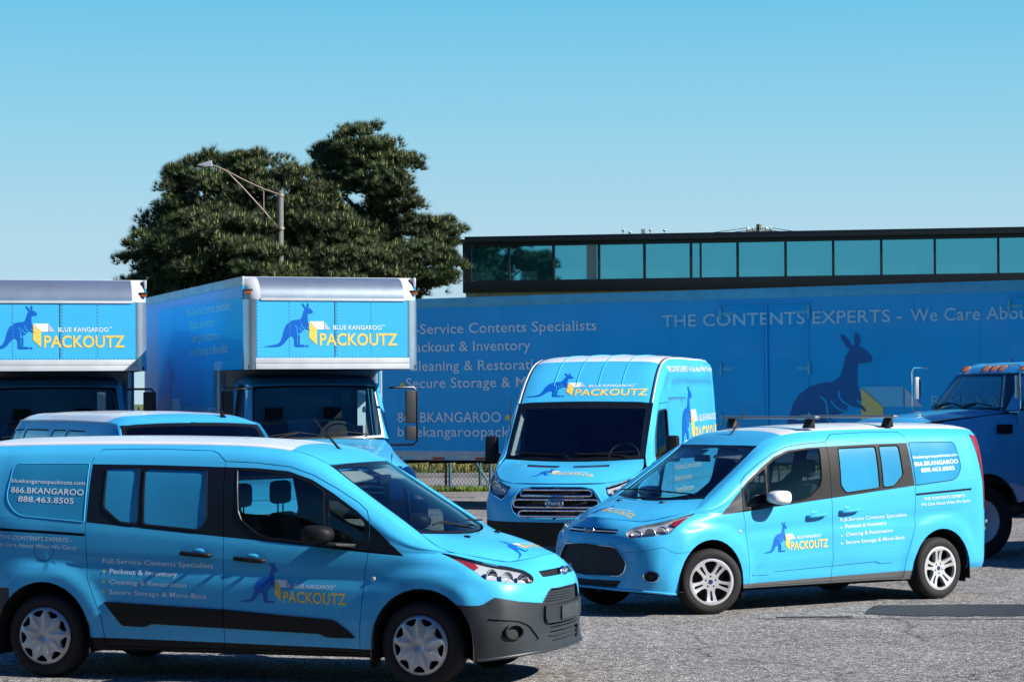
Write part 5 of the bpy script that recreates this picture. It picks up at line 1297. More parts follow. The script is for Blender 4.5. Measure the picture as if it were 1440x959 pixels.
# repaired strip of tar in front of the parked vans
tp = [(3.40, 24.20), (3.62, 25.15), (4.4, 25.24), (6.0, 25.16), (9.0, 25.22), (12., 25.1), (12., 23.9), (8.2, 23.86), (6., 23.95), (4.6, 23.88), (3.85, 23.96)]
tpd = [(x+rng.normal(0, .02), y+rng.normal(0, .025)) for x, y in densify(tp, .18)]
V2, T2 = tri2d(tpd); obj('tar_patch', Piece().add([(x, y, .006) for x, y in V2], T2), 'tar', kind='structure')
mat('bounce_cut_dark', (.035, .036, .038), .85, noise=(4., .25), bump=(70., .5))
obj('bounce_cut_sheet', Piece().add([(-120, -11, .004), (120, -11, .004), (120, 16.6, .004), (-120, 16.6, .004)], [(0, 1, 2, 3)]), 'bounce_cut_dark', kind='structure')  # unseen dark sheet, added to cut light bounced off the ground onto the vans
def ragged_strip(pts, w):
    P = []
    for a, b in zip(pts[:-1], pts[1:]):
        for k in range(8): P.append((a[0]+(b[0]-a[0])*k/8+rng.normal(0, .012), a[1]+(b[1]-a[1])*k/8+rng.normal(0, .02)))
    V_, T_ = tri2d(strip(P, w)); return Piece().add([(x, y, .005) for x, y in V_], T_)
for pts, w in (([(2.3, 23.75), (3.2, 23.70), (5.2, 23.5)], .035), ([(2.5, 23.9), (2.9, 23.92), (3.3, 23.9)], .10), ([(-.9, 40.6), (.6, 40.2)], .05), ([(-2.4, 46.0), (-.4, 45.4), (.9, 45.5)], .07), ([(-2.5, 50.8), (0.5, 50.2)], .08), ([(-2.2, 54.0), (-.6, 53.8)], .25)):  # thin cracks, and one short wide dark streak
    obj('ground_streak', ragged_strip(pts, w), 'tar', kind='structure')
# grass tufts on the verge and the near meadow
def tufts(n, xr, yr, h, w, zf, seed):
    r = np.random.default_rng(seed); q = Piece(); V = []; F = []
    for _ in range(n):
        x, y = r.uniform(*xr), r.uniform(*yr); z = zf(y)
        for _k in range(5):
            a = r.uniform(0, 6.28); hh = h*r.uniform(.5, 1.2); dx, dy = math.cos(a), math.sin(a); t = r.uniform(.1, .5)*hh; b = len(V); ww = w*r.uniform(.6, 1.3)
            V += [(x-dy*ww, y+dx*ww, z), (x+dy*ww, y-dx*ww, z), (x+dx*t, y+dy*t, z+hh)]; F.append((b, b+1, b+2))
    return q.add(V, F)
obj('verge_grass', tufts(2600, (-9, 6), (57.35, 58.6), .13, .018, lambda y: 0, 1), 'grass_blade', kind='stuff', label='tufts of rough grass along the foot of the chain link fence', cat='grass')
obj('meadow_grass', tufts(9000, (-12, 9), (67.9, 84), .28, .03, lambda y: float(np.interp(y, ys, zs)), 2), 'dry_grass', kind='stuff', label='yellowing long grass beyond the road', cat='grass')

# ---------------------------------------------------------------- vehicles
van_a = build_small_van('base', 'blue wrapped small van with grey bumper and plastic wheel covers, nearest the camera', 'small wrapped vans', (-.40656, 19.00771, 0), -.317, -.07, -1)
van_b = build_small_van('titanium', 'blue wrapped small van with roof bars and alloy wheels facing the nearest van', 'small wrapped vans', (1.4213, 24.98447, 0), 3.74514, -.35, 1)
van_e = build_tall_van('tall high-roof blue van with chrome grille parked before the trailer', (0.765, 31.53015, 0), (0, 0, -1.82812))
van_h = build_panel_van('blue panel van with white roof half hidden behind the nearest van', (-2.94, 24.57, 0), -1.113)
# ---------------------------------------------------------------- box trucks and the old cab
mat('aluminium', (.52, .62, .67), .30, metal=.85, noise=(3., .10), bump=(14., .06))
mat('trailer_skin', (.016, .42, .80), .45, coat=.18, spec=.15, noise=(.8, .06), bump=(1.1, .10), coat_rough=.08)
mat('truck_paint', (.05, .36, .66), .3, coat=.6)
mat('rivet_metal', (.10, .33, .45), .5, metal=.4)
mat('galv_rail', (.42, .47, .50), .5, metal=.3, noise=(5., .15))
mat('reflector_red', (.40, .02, .02), .3); mat('amber_lens', (.28, .075, .012), .25, coat=.4)
def quad_wheel(R, w, rim, steel=True):
    holes = [[(.155*math.cos(2*math.pi*k/10)+x, .155*math.sin(2*math.pi*k/10)+y) for x, y in circle(0, 0, .028, 10)] for k in range(10)]
    cap = plate2d(((-.3, .3), (-.3, .3)), (.03, .03), circle(0, 0, rim, 48), holes, lambda x, y: -.11+.0*x+.09*np.clip((np.hypot(x, y)-.20)/.08, 0, 1)+.05*np.clip((.10-np.hypot(x, y))/.03, 0, 1), .02)
    cap = xform(cap, lambda v: (v[0], v[2], v[1])); cap.f = [t[::-1] for t in cap.f]
    return mesh_from('tyre', tyre(R, w, rim), 'rubber', 40), mesh_from('rim', cap, 'truck_white', 30)
TRK_TY, TRK_RIM = quad_wheel(.49, .27, .30)
def truck_wheel(root, x, y, s):
    wr = empty('wheel', (x, s*y, .488)); wr.parent = root; wr.rotation_euler = (0, 0, 0 if s > 0 else math.pi)
    obj('tyre', TRK_TY, None, wr); obj('rim', TRK_RIM, None, wr)
def hood_patch(rows): return Patch(rows, None, 'v')
def conventional_cab(root, x0, z0, P, paint, glassn='glass_screen'):
    """cab with bonnet; x0 = foot of the windscreen, P: dimensions"""
    both = lambda q: join(q, q.flip())
    w, wt, zr, zb, xt, xb = P['w'], P['wt'], P['zr'], P['zb'], P['xt'], P['xb']      # half widths at belt/roof, roof and belt heights, windscreen top x, back x
    yb, yr = w, wt
    # roof with rounded edges
    R = Patch([[(x, yr+dy, z-.10), (x, yr-.05+dy, z-.025), (x, yr*.6, z+.012), (x, 0, z+.022)] for x, z, dy in ((xb, zr-.03, -.02), (xb+.12, zr, 0), ((xb+xt)/2, zr+.02, 0), (xt-.12, zr, 0), (xt+.02, zr-.055, -.015), (xt+.10, zr-.12, -.02))], None, 'v')
    q = split_patch(R, (.1, .08), [], [('r', None)], sgn=-1)['r']; roof = obj('cab_roof', both(q), paint, root)
    # windscreen and pillars
    W = Patch([[(xt+.09, yr-.075, zr-.13), (xt+.15, .45, zr-.115), (xt+.17, 0, zr-.11)], [((xt+x0)/2+.05, (yr+yb)/2-.09, (zr+zb)/2-.06), ((xt+x0)/2+.13, .47, (zr+zb)/2-.05), ((xt+x0)/2+.155, 0, (zr+zb)/2-.05)], [(x0, yb-.115, zb+.02), (x0+.10, .5, zb+.01), (x0+.125, 0, zb+.005)]], None, 'v')
    hole = rounded([(.035, .04), (W.U-.03, .035), (W.U-.03, W.V+.3), (.035, W.V+.3)], .05, 3)
    wt_ = split_patch(W, (.1, .1), [hole], [('g', [hole]), ('b', None)], sgn=-1, skirt=0)
    ws = obj('windshield', both(wt_['g']), glassn, root); obj('screen_rubber', both(wt_['b']), 'black_trim', ws)
    for s in (1, -1):
        a, b = (xt+.09, s*(yr-.075), zr-.13), (x0, s*(yb-.115), zb+.02)
        obj('pillar', hexa([(b[0]+.01, b[1], b[2]-.02), (b[0]-.10, s*yb, b[2]-.02), (b[0]-.16, s*(yb-.02), b[2]-.02), (b[0]-.04, b[1]-s*.05, b[2]-.02)], [(a[0]+.01, a[1], a[2]+.04), (a[0]-.10, s*(yr-.005), a[2]+.04), (a[0]-.16, s*(yr-.02), a[2]+.04), (a[0]-.04, a[1]-s*.05, a[2]+.04)], .012), paint, root)
        door = obj('cab_door', hexa([(x0-.14, s*(yb-.06), z0+.25), (xb+.28, s*(yb-.06), z0+.25), (xb+.28, s*(yb-.12), z0+.25), (x0-.14, s*(yb-.12), z0+.25)], [(x0-.14, s*yb, zb), (xb+.28, s*yb, zb), (xb+.28, s*(yb-.06), zb), (x0-.14, s*(yb-.06), zb)], .02), paint, root)
        yw = lambda z: yb+(yr-.005-yb)*(z-zb)/(zr-.1-zb)
        zt = zr-.13
        pane = [(x0-.17, zb+.01), (xb+.33, zb+.01), (xb+.35, zt), (xt-.04, zt)]
        obj('window_pane', Piece().add([(x, s*(yw(z)-.03), z) for x, z in pane], [(0, 1, 2, 3)] if s < 0 else [(3, 2, 1, 0)]), 'glass_tint', door)
        obj('window_seal', tube([(x, s*(yw(z)-.018), z) for x, z in pane+pane[:1]], .018, 6, False), 'black_trim', door)
        obj('door_handle', box(xb+.36, xb+.50, s*(yb-.005)-.02, s*(yb-.005)+.02, zb-.16, zb-.12, .008), 'black_plastic', door)
        obj('pillar', hexa([(xb+.30, s*yb, zb-.02), (xb, s*yb, zb-.02), (xb, s*(yb-.06), zb-.02), (xb+.30, s*(yb-.06), zb-.02)], [(xb+.32, s*(yr-.005), zr-.08), (xb+.03, s*(yr-.005), zr-.08), (xb+.03, s*(yr-.07), zr-.08), (xb+.32, s*(yr-.07), zr-.08)], .012), paint, root)
        obj('pillar', hexa([(xb+.30, s*(yb), z0+.2), (xb, s*yb, z0+.2), (xb, s*(yb-.06), z0+.2), (xb+.30, s*(yb-.06), z0+.2)], [(xb+.30, s*yb, zb-.02), (xb, s*yb, zb-.02), (xb, s*(yb-.06), zb-.02), (xb+.30, s*(yb-.06), zb-.02)]), paint, root)
    obj('back_wall', box(xb-.03, xb+.02, -yr+.02, yr-.02, z0+.2, zr-.05, .01), paint, root)
    obj('cab_floor', box(xb, x0+.1, -yb+.1, yb-.1, z0+.12, z0+.26), 'under', root)
    obj('dashboard', hexa([(x0-.6, -yb+.16, z0+.4), (x0-.02, -yb+.14, z0+.4), (x0-.02, yb-.14, z0+.4), (x0-.6, yb-.16, z0+.4)], [(x0-.38, -yb+.16, zb-.05), (x0+.02, -yb+.16, zb-.02), (x0+.02, yb-.16, zb-.02), (x0-.38, yb-.16, zb-.05)], .02), 'cabin', root)
    obj('steering_wheel', xform(lathe([(.23, 0), (.215, .016), (.20, 0), (.215, -.016)], 28, 2, close=True), lambda v: (x0-.55+v[2]*.7-v[0]*.6, .46+v[1], zb+.05+v[0]*.75+v[2]*.6)), 'cabin', root)
    for y in (.48, -.40):
        seat = obj('seat', join(box(xb+.25, xb+.75, y-.26, y+.26, zb-.55, zb-.38, .05), hexa([(xb+.12, y-.25, zb-.5), (xb+.28, y-.25, zb-.5), (xb+.28, y+.25, zb-.5), (xb+.12, y+.25, zb-.5)], [(xb+.05, y-.2, zb+.25), (xb+.15, y-.2, zb+.25), (xb+.15, y+.2, zb+.25), (xb+.05, y+.2, zb+.25)], .04)), 'seat_cloth', root)
        obj('headrest', box(xb+.06, xb+.16, y-.13, y+.13, zb+.28, zb+.45, .03), 'seat_cloth', seat)
    # wipers
    for y0, y1 in ((-.62, -.02), (.08, .72)):
        obj('wiper', join(tube([(x0+.12, y0, zb+.03), (x0+.09, (y0+y1)/2, zb+.09)], .012, 6), tube([(x0+.10, y0-.12, zb+.05), (x0+.09, (y0+y1)/2, zb+.10), (x0+.08, y1, zb+.06)], .010, 6)), 'black_plastic', ws)
    # bonnet: top surface, sides and grille
    H = Patch(P['hood'], None, 'v'); hq = split_patch(H, (.1, .08), [], [('h', None)], sgn=-1)['h']; hood = obj('hood', both(hq), P.get('hoodpaint', paint), root)
    Fd = Patch(P['fender']); ac = P['axle']
    ar = [tuple(p) for p in Fd.inv(densify(arch(ac, .60, .50), .15), (0, 2))]
    fp = split_patch(Fd, (.1, .08), [ar], [(None, [ar]), ('f', None)], sgn=-1, skirt=.03)['f']
    for s in (1, -1):
        fn = obj('fender', fp if s > 0 else fp.flip(), paint, root)
        hl = P['lamp']; obj('headlight', hexa([(hl[0], s*hl[1], hl[2]), (hl[0]-.22, s*(hl[1]+.13), hl[2]), (hl[0]-.22, s*(hl[1]+.13), hl[2]+.22), (hl[0], s*hl[1], hl[2]+.22)], [(hl[0]-.1, s*(hl[1]-.03), hl[2]), (hl[0]-.3, s*(hl[1]+.05), hl[2]), (hl[0]-.3, s*(hl[1]+.05), hl[2]+.22), (hl[0]-.1, s*(hl[1]-.03), hl[2]+.22)], .02), 'badge_blue', fn)
    fx = P['hood'][-1][-1]; obj('grille', join(box(fx[0]-.06, fx[0]-.02, -.55, .55, z0+.2, fx[2]-.04, .02)), 'black_plastic', root)
    for k in range(6): obj('grille_bar', box(fx[0]-.03, fx[0], -.52, .52, z0+.28+k*.075, z0+.31+k*.075, .006), 'chrome', root)
    obj('bumper', box(fx[0]-.10, fx[0]+.12, -1.12, 1.12, z0-.05, z0+.20, .05), 'chrome' if P.get('chrome') else 'dark_metal', root)
def hoop_mirror(root, x, s, y0, y1, z0, z1, r=.016, m='black_trim', heads=((.38, .96), (.08, .33))):
    h = obj('side_mirror', tube([(x-.05, s*y0, z1), (x, s*(y0+.06), z1+.01), (x, s*(y1-.05), z1+.01), (x, s*y1, z1-.05), (x, s*y1, z0+.05), (x, s*(y1-.05), z0), (x-.05, s*y0, z0)], r, 8, False), m, root)
    for a, b in heads:
        za, zb = z0+(z1-z0)*a, z0+(z1-z0)*b
        obj('mirror_housing', box(x-.05, x+.02, s*(y1-.09)-(.075 if m == 'black_trim' else .026), s*(y1-.09)+(.075 if m == 'black_trim' else .026), za, zb, .02), 'dark_metal' if m == 'black_trim' else 'galv_rail', h)
        obj('mirror_glass', box(x-.056, x-.051, s*(y1-.09)-.04, s*(y1-.09)+.04, za+.02, zb-.02), 'mirror_glass', h)

def build_box_truck(label, loc, rz, side_text=True):
    root = empty('box_truck', loc, rz, label, 'truck', 'box trucks parked side by side')
    W, T, B0, LEN = 1.24, 3.83, 2.54, 7.6
    # attic + main box; x=0 is the front face
    fr = obj('cargo_front', box(-.03, 0, -1.09, 1.10, 2.70, 3.51), 'wrap', root)
    seamx = obj('panel_seam', box(0, .003, .02, .032, 2.70, 3.51), 'dark_metal', fr)
    rails = obj('front_rail', join(box(-.05, .012, -1.10, 1.10, 2.545, 2.62, .004), box(-.05, .008, -1.10, 1.10, 2.625, 2.70, .003)), 'truck_white', root)
    # rivets along the panel edges
    rv = Piece()
    for y in np.linspace(-1.07, 1.08, 44):
        for z in (2.715, 3.495): rv.add(*(lambda b: (b.v, b.f))(box(0, .005, y-.007, y+.007, z-.007, z+.007)))
    for z in np.linspace(2.75, 3.46, 16):
        for y in (-1.075, -.62, .06, .55, 1.085): rv.add(*(lambda b: (b.v, b.f))(box(0, .005, y-.007, y+.007, z-.007, z+.007)))
    obj('rivets', rv, 'rivet_metal', fr, kind='stuff')
    # rounded top nose
    n = 10; prof = [(-.34+.345*math.sin(math.pi/2*k/n), 3.505+.325*math.cos(math.pi/2*k/n)) for k in range(n+1)]
    V = []; F = []
    for y in np.linspace(-1.03, 1.03, 3):
        V += [(x, y, z) for x, z in prof]
    F = [(i*(n+1)+k, i*(n+1)+k+1, (i+1)*(n+1)+k+1, (i+1)*(n+1)+k) for i in range(2) for k in range(n)]
    obj('top_nose', Piece().add(V, [f[::-1] for f in F]), 'aluminium', root)
    obj('nose_strip', box(-.01, .016, -1.03, 1.03, 3.49, 3.525, .004), 'truck_white', root)
    for s in (1, -1):
        # corner cap: ball-like casting with an amber lamp
        V = []; m = 8
        for j in range(m+1):
            a = math.pi/2*j/m
            yy = 1.03+.215*math.sin(a); k_ = math.cos(a)
            for x, z in prof:
                sc = .22+.78*k_**.8; V.append((-.34+(x+.34)*sc, s*yy, 3.47+(z-3.47)*(.45+.55*sc)))
        F = [(j*(n+1)+k, j*(n+1)+k+1, (j+1)*(n+1)+k+1, (j+1)*(n+1)+k) for j in range(m) for k in range(n)]
        last = tuple(m*(n+1)+k for k in range(n+1)); V += [(-.34, s*1.245, 3.47), (-.34, s*1.03, 3.47)]; F = F+[last+(len(V)-2,)]
        cap = obj('corner_cap', Piece().add(V, [f[::-1] for f in F] if s > 0 else F), 'truck_white', root)
        obj('marker_lamp', box(-.12, -.03, s*1.195-.045, s*1.195+.045, 3.585, 3.625, .012), 'amber_lens', cap)
        obj('lamp_hood', box(-.16, -.02, s*1.19-.06, s*1.19+.06, 3.63, 3.65, .006), 'dark_metal', cap)
        # corner posts
        V = []; mm = 8
        for z in (B0, 3.51):
            for k in range(mm+1):
                a = math.pi/2*k/mm; V.append((-.15+.155*math.cos(a), s*(1.095+.15*math.sin(a)), z))
        F = [(k, k+1, mm+2+k, mm+1+k) for k in range(mm)]
        post = obj('corner_post', Piece().add(V, F if s > 0 else [f[::-1] for f in F]), 'aluminium', root)
        # sides: attic piece and main piece; rails
        side = obj('cargo_side', join(box(-2.02, -.15, s*1.235-.012, s*1.235+.006, 2.68, 3.70), box(-LEN, -2.02, s*1.235-.012, s*1.235+.006, 1.12, 3.70)), 'trailer_skin', root)
        obj('side_rail', box(-LEN, -.15, s*1.235-.02, s*1.235+.014, 3.70, 3.83, .012), 'galv_rail', side)
        obj('side_rail', box(-2.02, -.15, s*1.235-.02, s*1.235+.012, 2.545, 2.68, .008), 'trailer_skin', side)
        obj('side_rail', box(-LEN, -2.02, s*1.235-.02, s*1.235+.012, 1.0, 1.12, .008), 'galv_rail', side)
        obj('wall_post', tube([(-2.10, s*1.17, 1.0), (-2.10, s*1.17, 2.56)], .085, 14), 'aluminium', root)
        for x in np.arange(-7.2, -2.2, .61): obj('panel_seam', box(x-.004, x+.004, s*1.235-.012, s*1.235+.009, 1.12, 3.70), 'trailer_skin', side)
    obj('cargo_roof', box(-LEN, -.33, -1.23, 1.23, 3.80, 3.835, .01), 'truck_white', root)
    obj('attic_floor', box(-2.1, -.02, -1.2, 1.2, 2.55, 2.60), 'dark_metal', root)
    obj('cargo_wall', box(-2.14, -2.10, -1.17, 1.17, 1.0, 2.56), 'truck_white', root); obj('cargo_wall', box(-LEN-.02, -LEN, -1.23, 1.23, 1.0, 3.8), 'truck_white', root)
    obj('cargo_floor', box(-LEN, -2.1, -1.2, 1.2, 1.0, 1.1), 'dark_metal', root)
    for y in (-.45, .45): obj('chassis_rail', box(-LEN, .3, y-.05, y+.05, .72, .98), 'under', root)
    P = dict(w=1.08, wt=.99, zr=2.44, zb=1.56, xt=-1.18, xb=-2.0, axle=-.05, lamp=(.55, .80, .98),
             hood=[[(-.82, .96, 1.545), (-.72, .5, 1.56), (-.67, .25, 1.565), (-.65, 0, 1.565)], [(-.4, .95, 1.44), (-.4, .5, 1.49), (-.4, .25, 1.50), (-.4, 0, 1.50)], [(.1, .80, 1.34), (.1, .45, 1.42), (.1, .22, 1.435), (.1, 0, 1.44)], [(.50, .68, 1.22), (.52, .4, 1.32), (.54, .2, 1.34), (.55, 0, 1.345)], [(.66, .60, 1.05), (.70, .35, 1.12), (.72, .18, 1.14), (.73, 0, 1.145)]],
             fender=[[(-.95, 1.08, .75), (-.95, 1.09, 1.1), (-.94, 1.07, 1.38), (-.92, .98, 1.52)], [(-.55, 1.09, .6), (-.55, 1.12, .95), (-.55, 1.08, 1.25), (-.55, .96, 1.47)], [(-.05, 1.10, .55), (-.05, 1.15, .95), (-.05, 1.10, 1.17), (-.05, .86, 1.36)], [(.40, 1.07, .6), (.40, 1.10, .9), (.40, 1.02, 1.13), (.40, .72, 1.26)], [(.62, .95, .6), (.66, .96, .9), (.62, .88, 1.05), (.55, .66, 1.18)], [(.74, .6, .6), (.76, .6, .9), (.73, .58, 1.0), (.66, .56, 1.08)]])
    conventional_cab(root, -.82, .55, P, 'truck_paint')
    for s in (1, -1):
        hoop_mirror(root, -.72, s, 1.02, 1.42, 1.47, 2.28)
        truck_wheel(root, -.05, 1.06, s); truck_wheel(root, -5.6, 1.06, s)
    obj('rear_axle', box(-5.7, -5.5, -1., 1., .42, .55), 'under', root)
    # sun visor papers seen behind the screen
    obj('paper', box(-1.02, -1.015, .62, .74, 1.75, 2.25), 'film_white', root)
    # lettering
    def fm(lvl=0):
        return lambda V: (np.column_stack([np.full(len(V), .004+.0015*lvl), V[:, 0], V[:, 1]]), np.tile([1., 0, 0], (len(V), 1)))
    for nm, m, v, t, lvl in emblem():
        lay(nm, m, v*[1.42, 1.42]+[-1.0, 2.85], t, fm(lvl), fr, 9)
    if side_text:
        par = [c for c in root.children if c.name.startswith('cargo_side') and np.mean([q.co.y for q in c.data.vertices]) < 0][0]
        def sm(lvl=0): return lambda V: (np.column_stack([V[:, 0], np.full(len(V), -1.251-.0015*lvl), V[:, 1]]), np.tile([0, -1., 0], (len(V), 1)))
        for i, s_ in enumerate(('Full-Service Contents Specialists', 'Packout & Inventory', 'Cleaning & Restoration', 'Secure Storage & Move-Back')):
            v, t = words2d(s_, 0, (3.05, 1.87, 2.13, 2.70)[i], 0, .13, .012); lay('lettering', 'film_white', v+[-4.0+(.2 if i else 0), 3.40-.20*i], t, sm(), par, 9)
        for nm, m, v, t, lvl in emblem(): lay(nm, m, v*[4.6, 3.6]+[-7.4, 1.25], t, sm(lvl), par, 9)
    return root

def build_old_truck(label, loc, rz):
    root = empty('utility_truck', loc, rz, label, 'truck')
    P = dict(w=1.05, wt=.93, zr=2.52, zb=1.92, xt=-.92, xb=-1.95, axle=0., lamp=(.98, .78, 1.1), chrome=True,
             hood=[[(-.48, .93, 1.91), (-.38, .5, 1.935), (-.33, .25, 1.94), (-.31, 0, 1.94)], [(-.1, .92, 1.865), (-.05, .5, 1.90), (-.02, .25, 1.91), (0, 0, 1.91)], [(.5, .84, 1.80), (.5, .45, 1.845), (.5, .22, 1.855), (.5, 0, 1.86)], [(.95, .76, 1.70), (.98, .4, 1.76), (1.0, .2, 1.77), (1.01, 0, 1.77)], [(1.10, .70, 1.52), (1.13, .4, 1.58), (1.15, .2, 1.59), (1.16, 0, 1.6)]],
             fender=[[(-.70, 1.05, .75), (-.70, 1.06, 1.2), (-.70, 1.05, 1.6), (-.66, .95, 1.87)], [(-.40, 1.10, .7), (-.40, 1.12, 1.2), (-.40, 1.06, 1.55), (-.38, .94, 1.87)], [(0, 1.18, .7), (0, 1.21, 1.25), (0, 1.10, 1.52), (0, .93, 1.83)], [(.5, 1.17, .7), (.5, 1.20, 1.22), (.5, 1.08, 1.46), (.5, .86, 1.76)], [(.95, 1.08, .7), (.97, 1.09, 1.15), (.93, 1.0, 1.38), (.9, .8, 1.62)], [(1.15, .8, .7), (1.18, .8, 1.1), (1.15, .75, 1.3), (1.1, .7, 1.48)]])
    conventional_cab(root, -.46, .55, P, 'truck_paint')
    for s in (1, -1): truck_wheel(root, 0, 1.05, s)
    for s in (1, -1): truck_wheel(root, -4.2, 1.05, s)
    # roof marker lamps
    roof = [c for c in root.children if c.name.startswith('cab_roof')][0]
    for y in (-.72, -.2, 0, .2, .72):
        obj('marker_lamp', hexa([(-.93, y-.05, 2.475), (-.80, y-.03, 2.44), (-.80, y+.03, 2.44), (-.93, y+.05, 2.475)], [(-.95, y-.03, 2.53), (-.86, y-.015, 2.505), (-.86, y+.015, 2.505), (-.95, y+.03, 2.53)], .01), 'amber_lens', roof)
    for s in (1, -1):
        hoop_mirror(root, -.42, s, 1.02, 1.36, 1.90, 2.50, .009, 'chrome', ((.28, .80),))
        sd = [c for c in root.children if c.name.startswith('fender') and np.mean([q.co.y for q in c.data.vertices])*s > 0][0]
        obj('side_vent', box(-.48, -.26, s*1.06-.03, s*1.06+.02, 1.62, 1.74, .01), 'black_plastic', sd)
    # headache rack behind the cab, flat bed
    rack = obj('headache_rack', join(box(-2.16, -2.10, -1.0, 1.0, 2.62, 2.68), box(-2.16, -2.10, -1.0, -.94, 1.1, 2.65), box(-2.16, -2.10, .94, 1.0, 1.1, 2.65), box(-2.16, -2.10, -1., 1., 2.50, 2.53)), 'dark_metal', root)
    for k in range(24): obj('rack_bar', box(-2.145, -2.12, -.92+k*.08-.012, -.92+k*.08+.012, 1.15, 2.62), 'dark_metal', rack)
    obj('flat_bed', box(-6.2, -2.15, -1.2, 1.2, 1.0, 1.14, .02), 'dark_metal', root)
    for y in (-.42, .42): obj('chassis_rail', box(-6.1, .9, y-.05, y+.05, .68, .95), 'under', root)
    obj('fuel_tank', box(-1.9, -.9, .70, 1.02, .45, .85, .08), 'dark_metal', root)
    door = [c for c in root.children if c.name.startswith('cab_door') and np.mean([q.co.y for q in c.data.vertices]) > 0][0]
    def sm(lvl=0): return lambda V: (np.column_stack([-.70-V[:, 0], 1.05-.06*(1.92-V[:, 1])/1.12+.004+.0015*lvl, V[:, 1]]), np.tile([0, 1., 0], (len(V), 1)))
    for nm, m, v, t, lvl in emblem(): lay(nm, m, v*[.62, .7]+[0, 1.45], t, sm(lvl), door, .3)
    return root

# ---------------------------------------------------------------- the long trailer
def build_trailer():
    P0 = (-1.85, 49.8); rz = -.52807
    root = empty('cargo_trailer', (P0[0], P0[1], 0), rz, 'long blue cargo trailer with large kangaroo and THE CONTENTS EXPERTS lettering', 'trailer')
    s0, s1 = -.9, 15.3
    skin = obj('trailer_side', box(s0, s1, 0, .03, 1.10, 3.95), 'trailer_skin', root)
    # top rail with beads, lower rail with tape
    obj('top_rail', join(box(s0, s1, -.012, .04, 3.95, 4.135, .006), box(s0, s1, -.02, .0, 3.985, 4.0), box(s0, s1, -.02, .0, 4.05, 4.062)), 'galv_rail_blue', root)
    rail = obj('lower_rail', join(box(s0, s1, -.014, .06, .915, 1.10, .006), box(s0, s1, -.02, 0, 1.03, 1.045)), 'galv_rail', root)
    k = 0; s = s0+.2
    while s < s1-.5:
        obj('reflective_tape', box(s, s+.28, -.018, -.014, .925, .975), 'reflector_red', rail); obj('reflective_tape', box(s+.281, s+.56, -.018, -.014, .925, .975), 'film_white_shaded', rail)
        s += 1.0
    for s in np.arange(s0+.4, s1, 1.22): obj('panel_seam', box(s-.006, s+.006, -.003, .0, 1.10, 3.95), 'trailer_skin', skin)
    rv = Piece()
    for s in np.arange(s0+.4, s1, .61):
        for z in np.arange(1.16, 3.93, .10): b = box(s-.008, s+.008, -.005, 0, z-.008, z+.008); rv.add(b.v, b.f)
    obj('rivets', rv, 'trailer_skin', skin, kind='stuff')
    # doors
    for a, b in ((6.66, 8.44), (12.25, 14.05)):
        for x0, x1 in ((a, (a+b)/2-.004), ((a+b)/2+.004, b)):
            d = obj('side_door', box(x0, x1, -.012, .0, 1.22, 3.84, .003), 'trailer_skin', root)
            hx = x0 if x0 == a else x1
            for z in (3.68, 2.65, 1.72):
                obj('hinge', join(box(hx-.03, hx+.03, -.035, -.01, z-.12, z+.12, .006), box(min(hx, hx+(.25 if x0 == a else -.25)), max(hx, hx+(.25 if x0 == a else -.25)), -.02, -.012, z-.03, z+.03)), 'galv_rail_blue', d)
            if x0 != a: obj('lock_bar', tube([(x0+.06, -.03, 1.25), (x0+.06, -.03, 3.8)], .014, 6), 'trailer_skin', d)
        obj('door_header', box(a-.06, b+.06, -.03, .0, 3.845, 3.87), 'trailer_skin', root)
    obj('trailer_roof', box(s0, s1, .0, 2.58, 4.09, 4.13), 'truck_white', root)
    obj('trailer_wall', join(box(s0, s1, 2.55, 2.58, .95, 4.1), box(s0, s0+.03, .03, 2.56, .95, 4.1), box(s1-.03, s1, .03, 2.56, .95, 4.1)), 'trailer_skin', root)
    obj('trailer_floor', box(s0, s1, .02, 2.56, .95, 1.12), 'under', root)
    for s in np.arange(s0+.5, s1, .61): obj('cross_member', box(s-.03, s+.03, .06, 2.5, .84, .95), 'under', root)
    for y in (.45, 2.1):
        obj('landing_leg', join(box(2.55, 2.67, y-.06, y+.06, .15, .95), box(2.45, 2.77, y-.12, y+.12, .0, .04)), 'dark_metal', root)
    for s in (12.1, 13.4):
        for y, sg in ((.12, -1), (2.46, 1)):
            wr = empty('wheel', (s, y, .488)); wr.parent = root; wr.rotation_euler = (0, 0, math.pi if sg < 0 else 0); obj('tyre', TRK_TY, None, wr); obj('rim', TRK_RIM, None, wr)
        obj('axle', tube([(s, .2, .49), (s, 2.4, .49)], .07, 10), 'under', root)
    fm = lambda lvl=0: (lambda V: (np.column_stack([V[:, 0], np.full(len(V), -.016-.002*lvl), V[:, 1]]), np.tile([0, -1., 0], (len(V), 1))))
    T = [('Full-Service Contents Specialists', -.58, 4.03, 3.43, .20), ('Packout & Inventory', -.25, 2.57, 3.075, .20), ('Cleaning & Restoration', -.25, 2.98, 2.695, .20), ('Secure Storage & Move-Back', -.32, 3.78, 2.355, .20),
         ('866.BKANGAROO', -.52, 1.89, 1.67, .20), ('888.463.8505', 2.2, 4.15, 1.67, .20), ('bluekangaroopackoutz.com', -.52, 3.40, 1.385, .20),
         ('THE CONTENTS EXPERTS', 5.44, 10.03, 3.46, .225), ('-', 10.14, 10.26, 3.46, .225), ('We Care About What We Carry', 10.41, 15.15, 3.46, .225)]
    for s_, a, b, z, cap in T:
        v, t = words2d(s_, a, b, z, cap, .009); lay('lettering', 'film_white' if z != 3.46 else 'film_white_half_shade', v, t, fm(), root, 99)
    for x, z in ((-.40, 2.41), (-.40, 2.76), (-.40, 3.14), (2.04, 1.76)): lay('bullet_dot', 'film_yellow', *tri2d(circle(x, z, .055, 16)), fm(), root, 99)
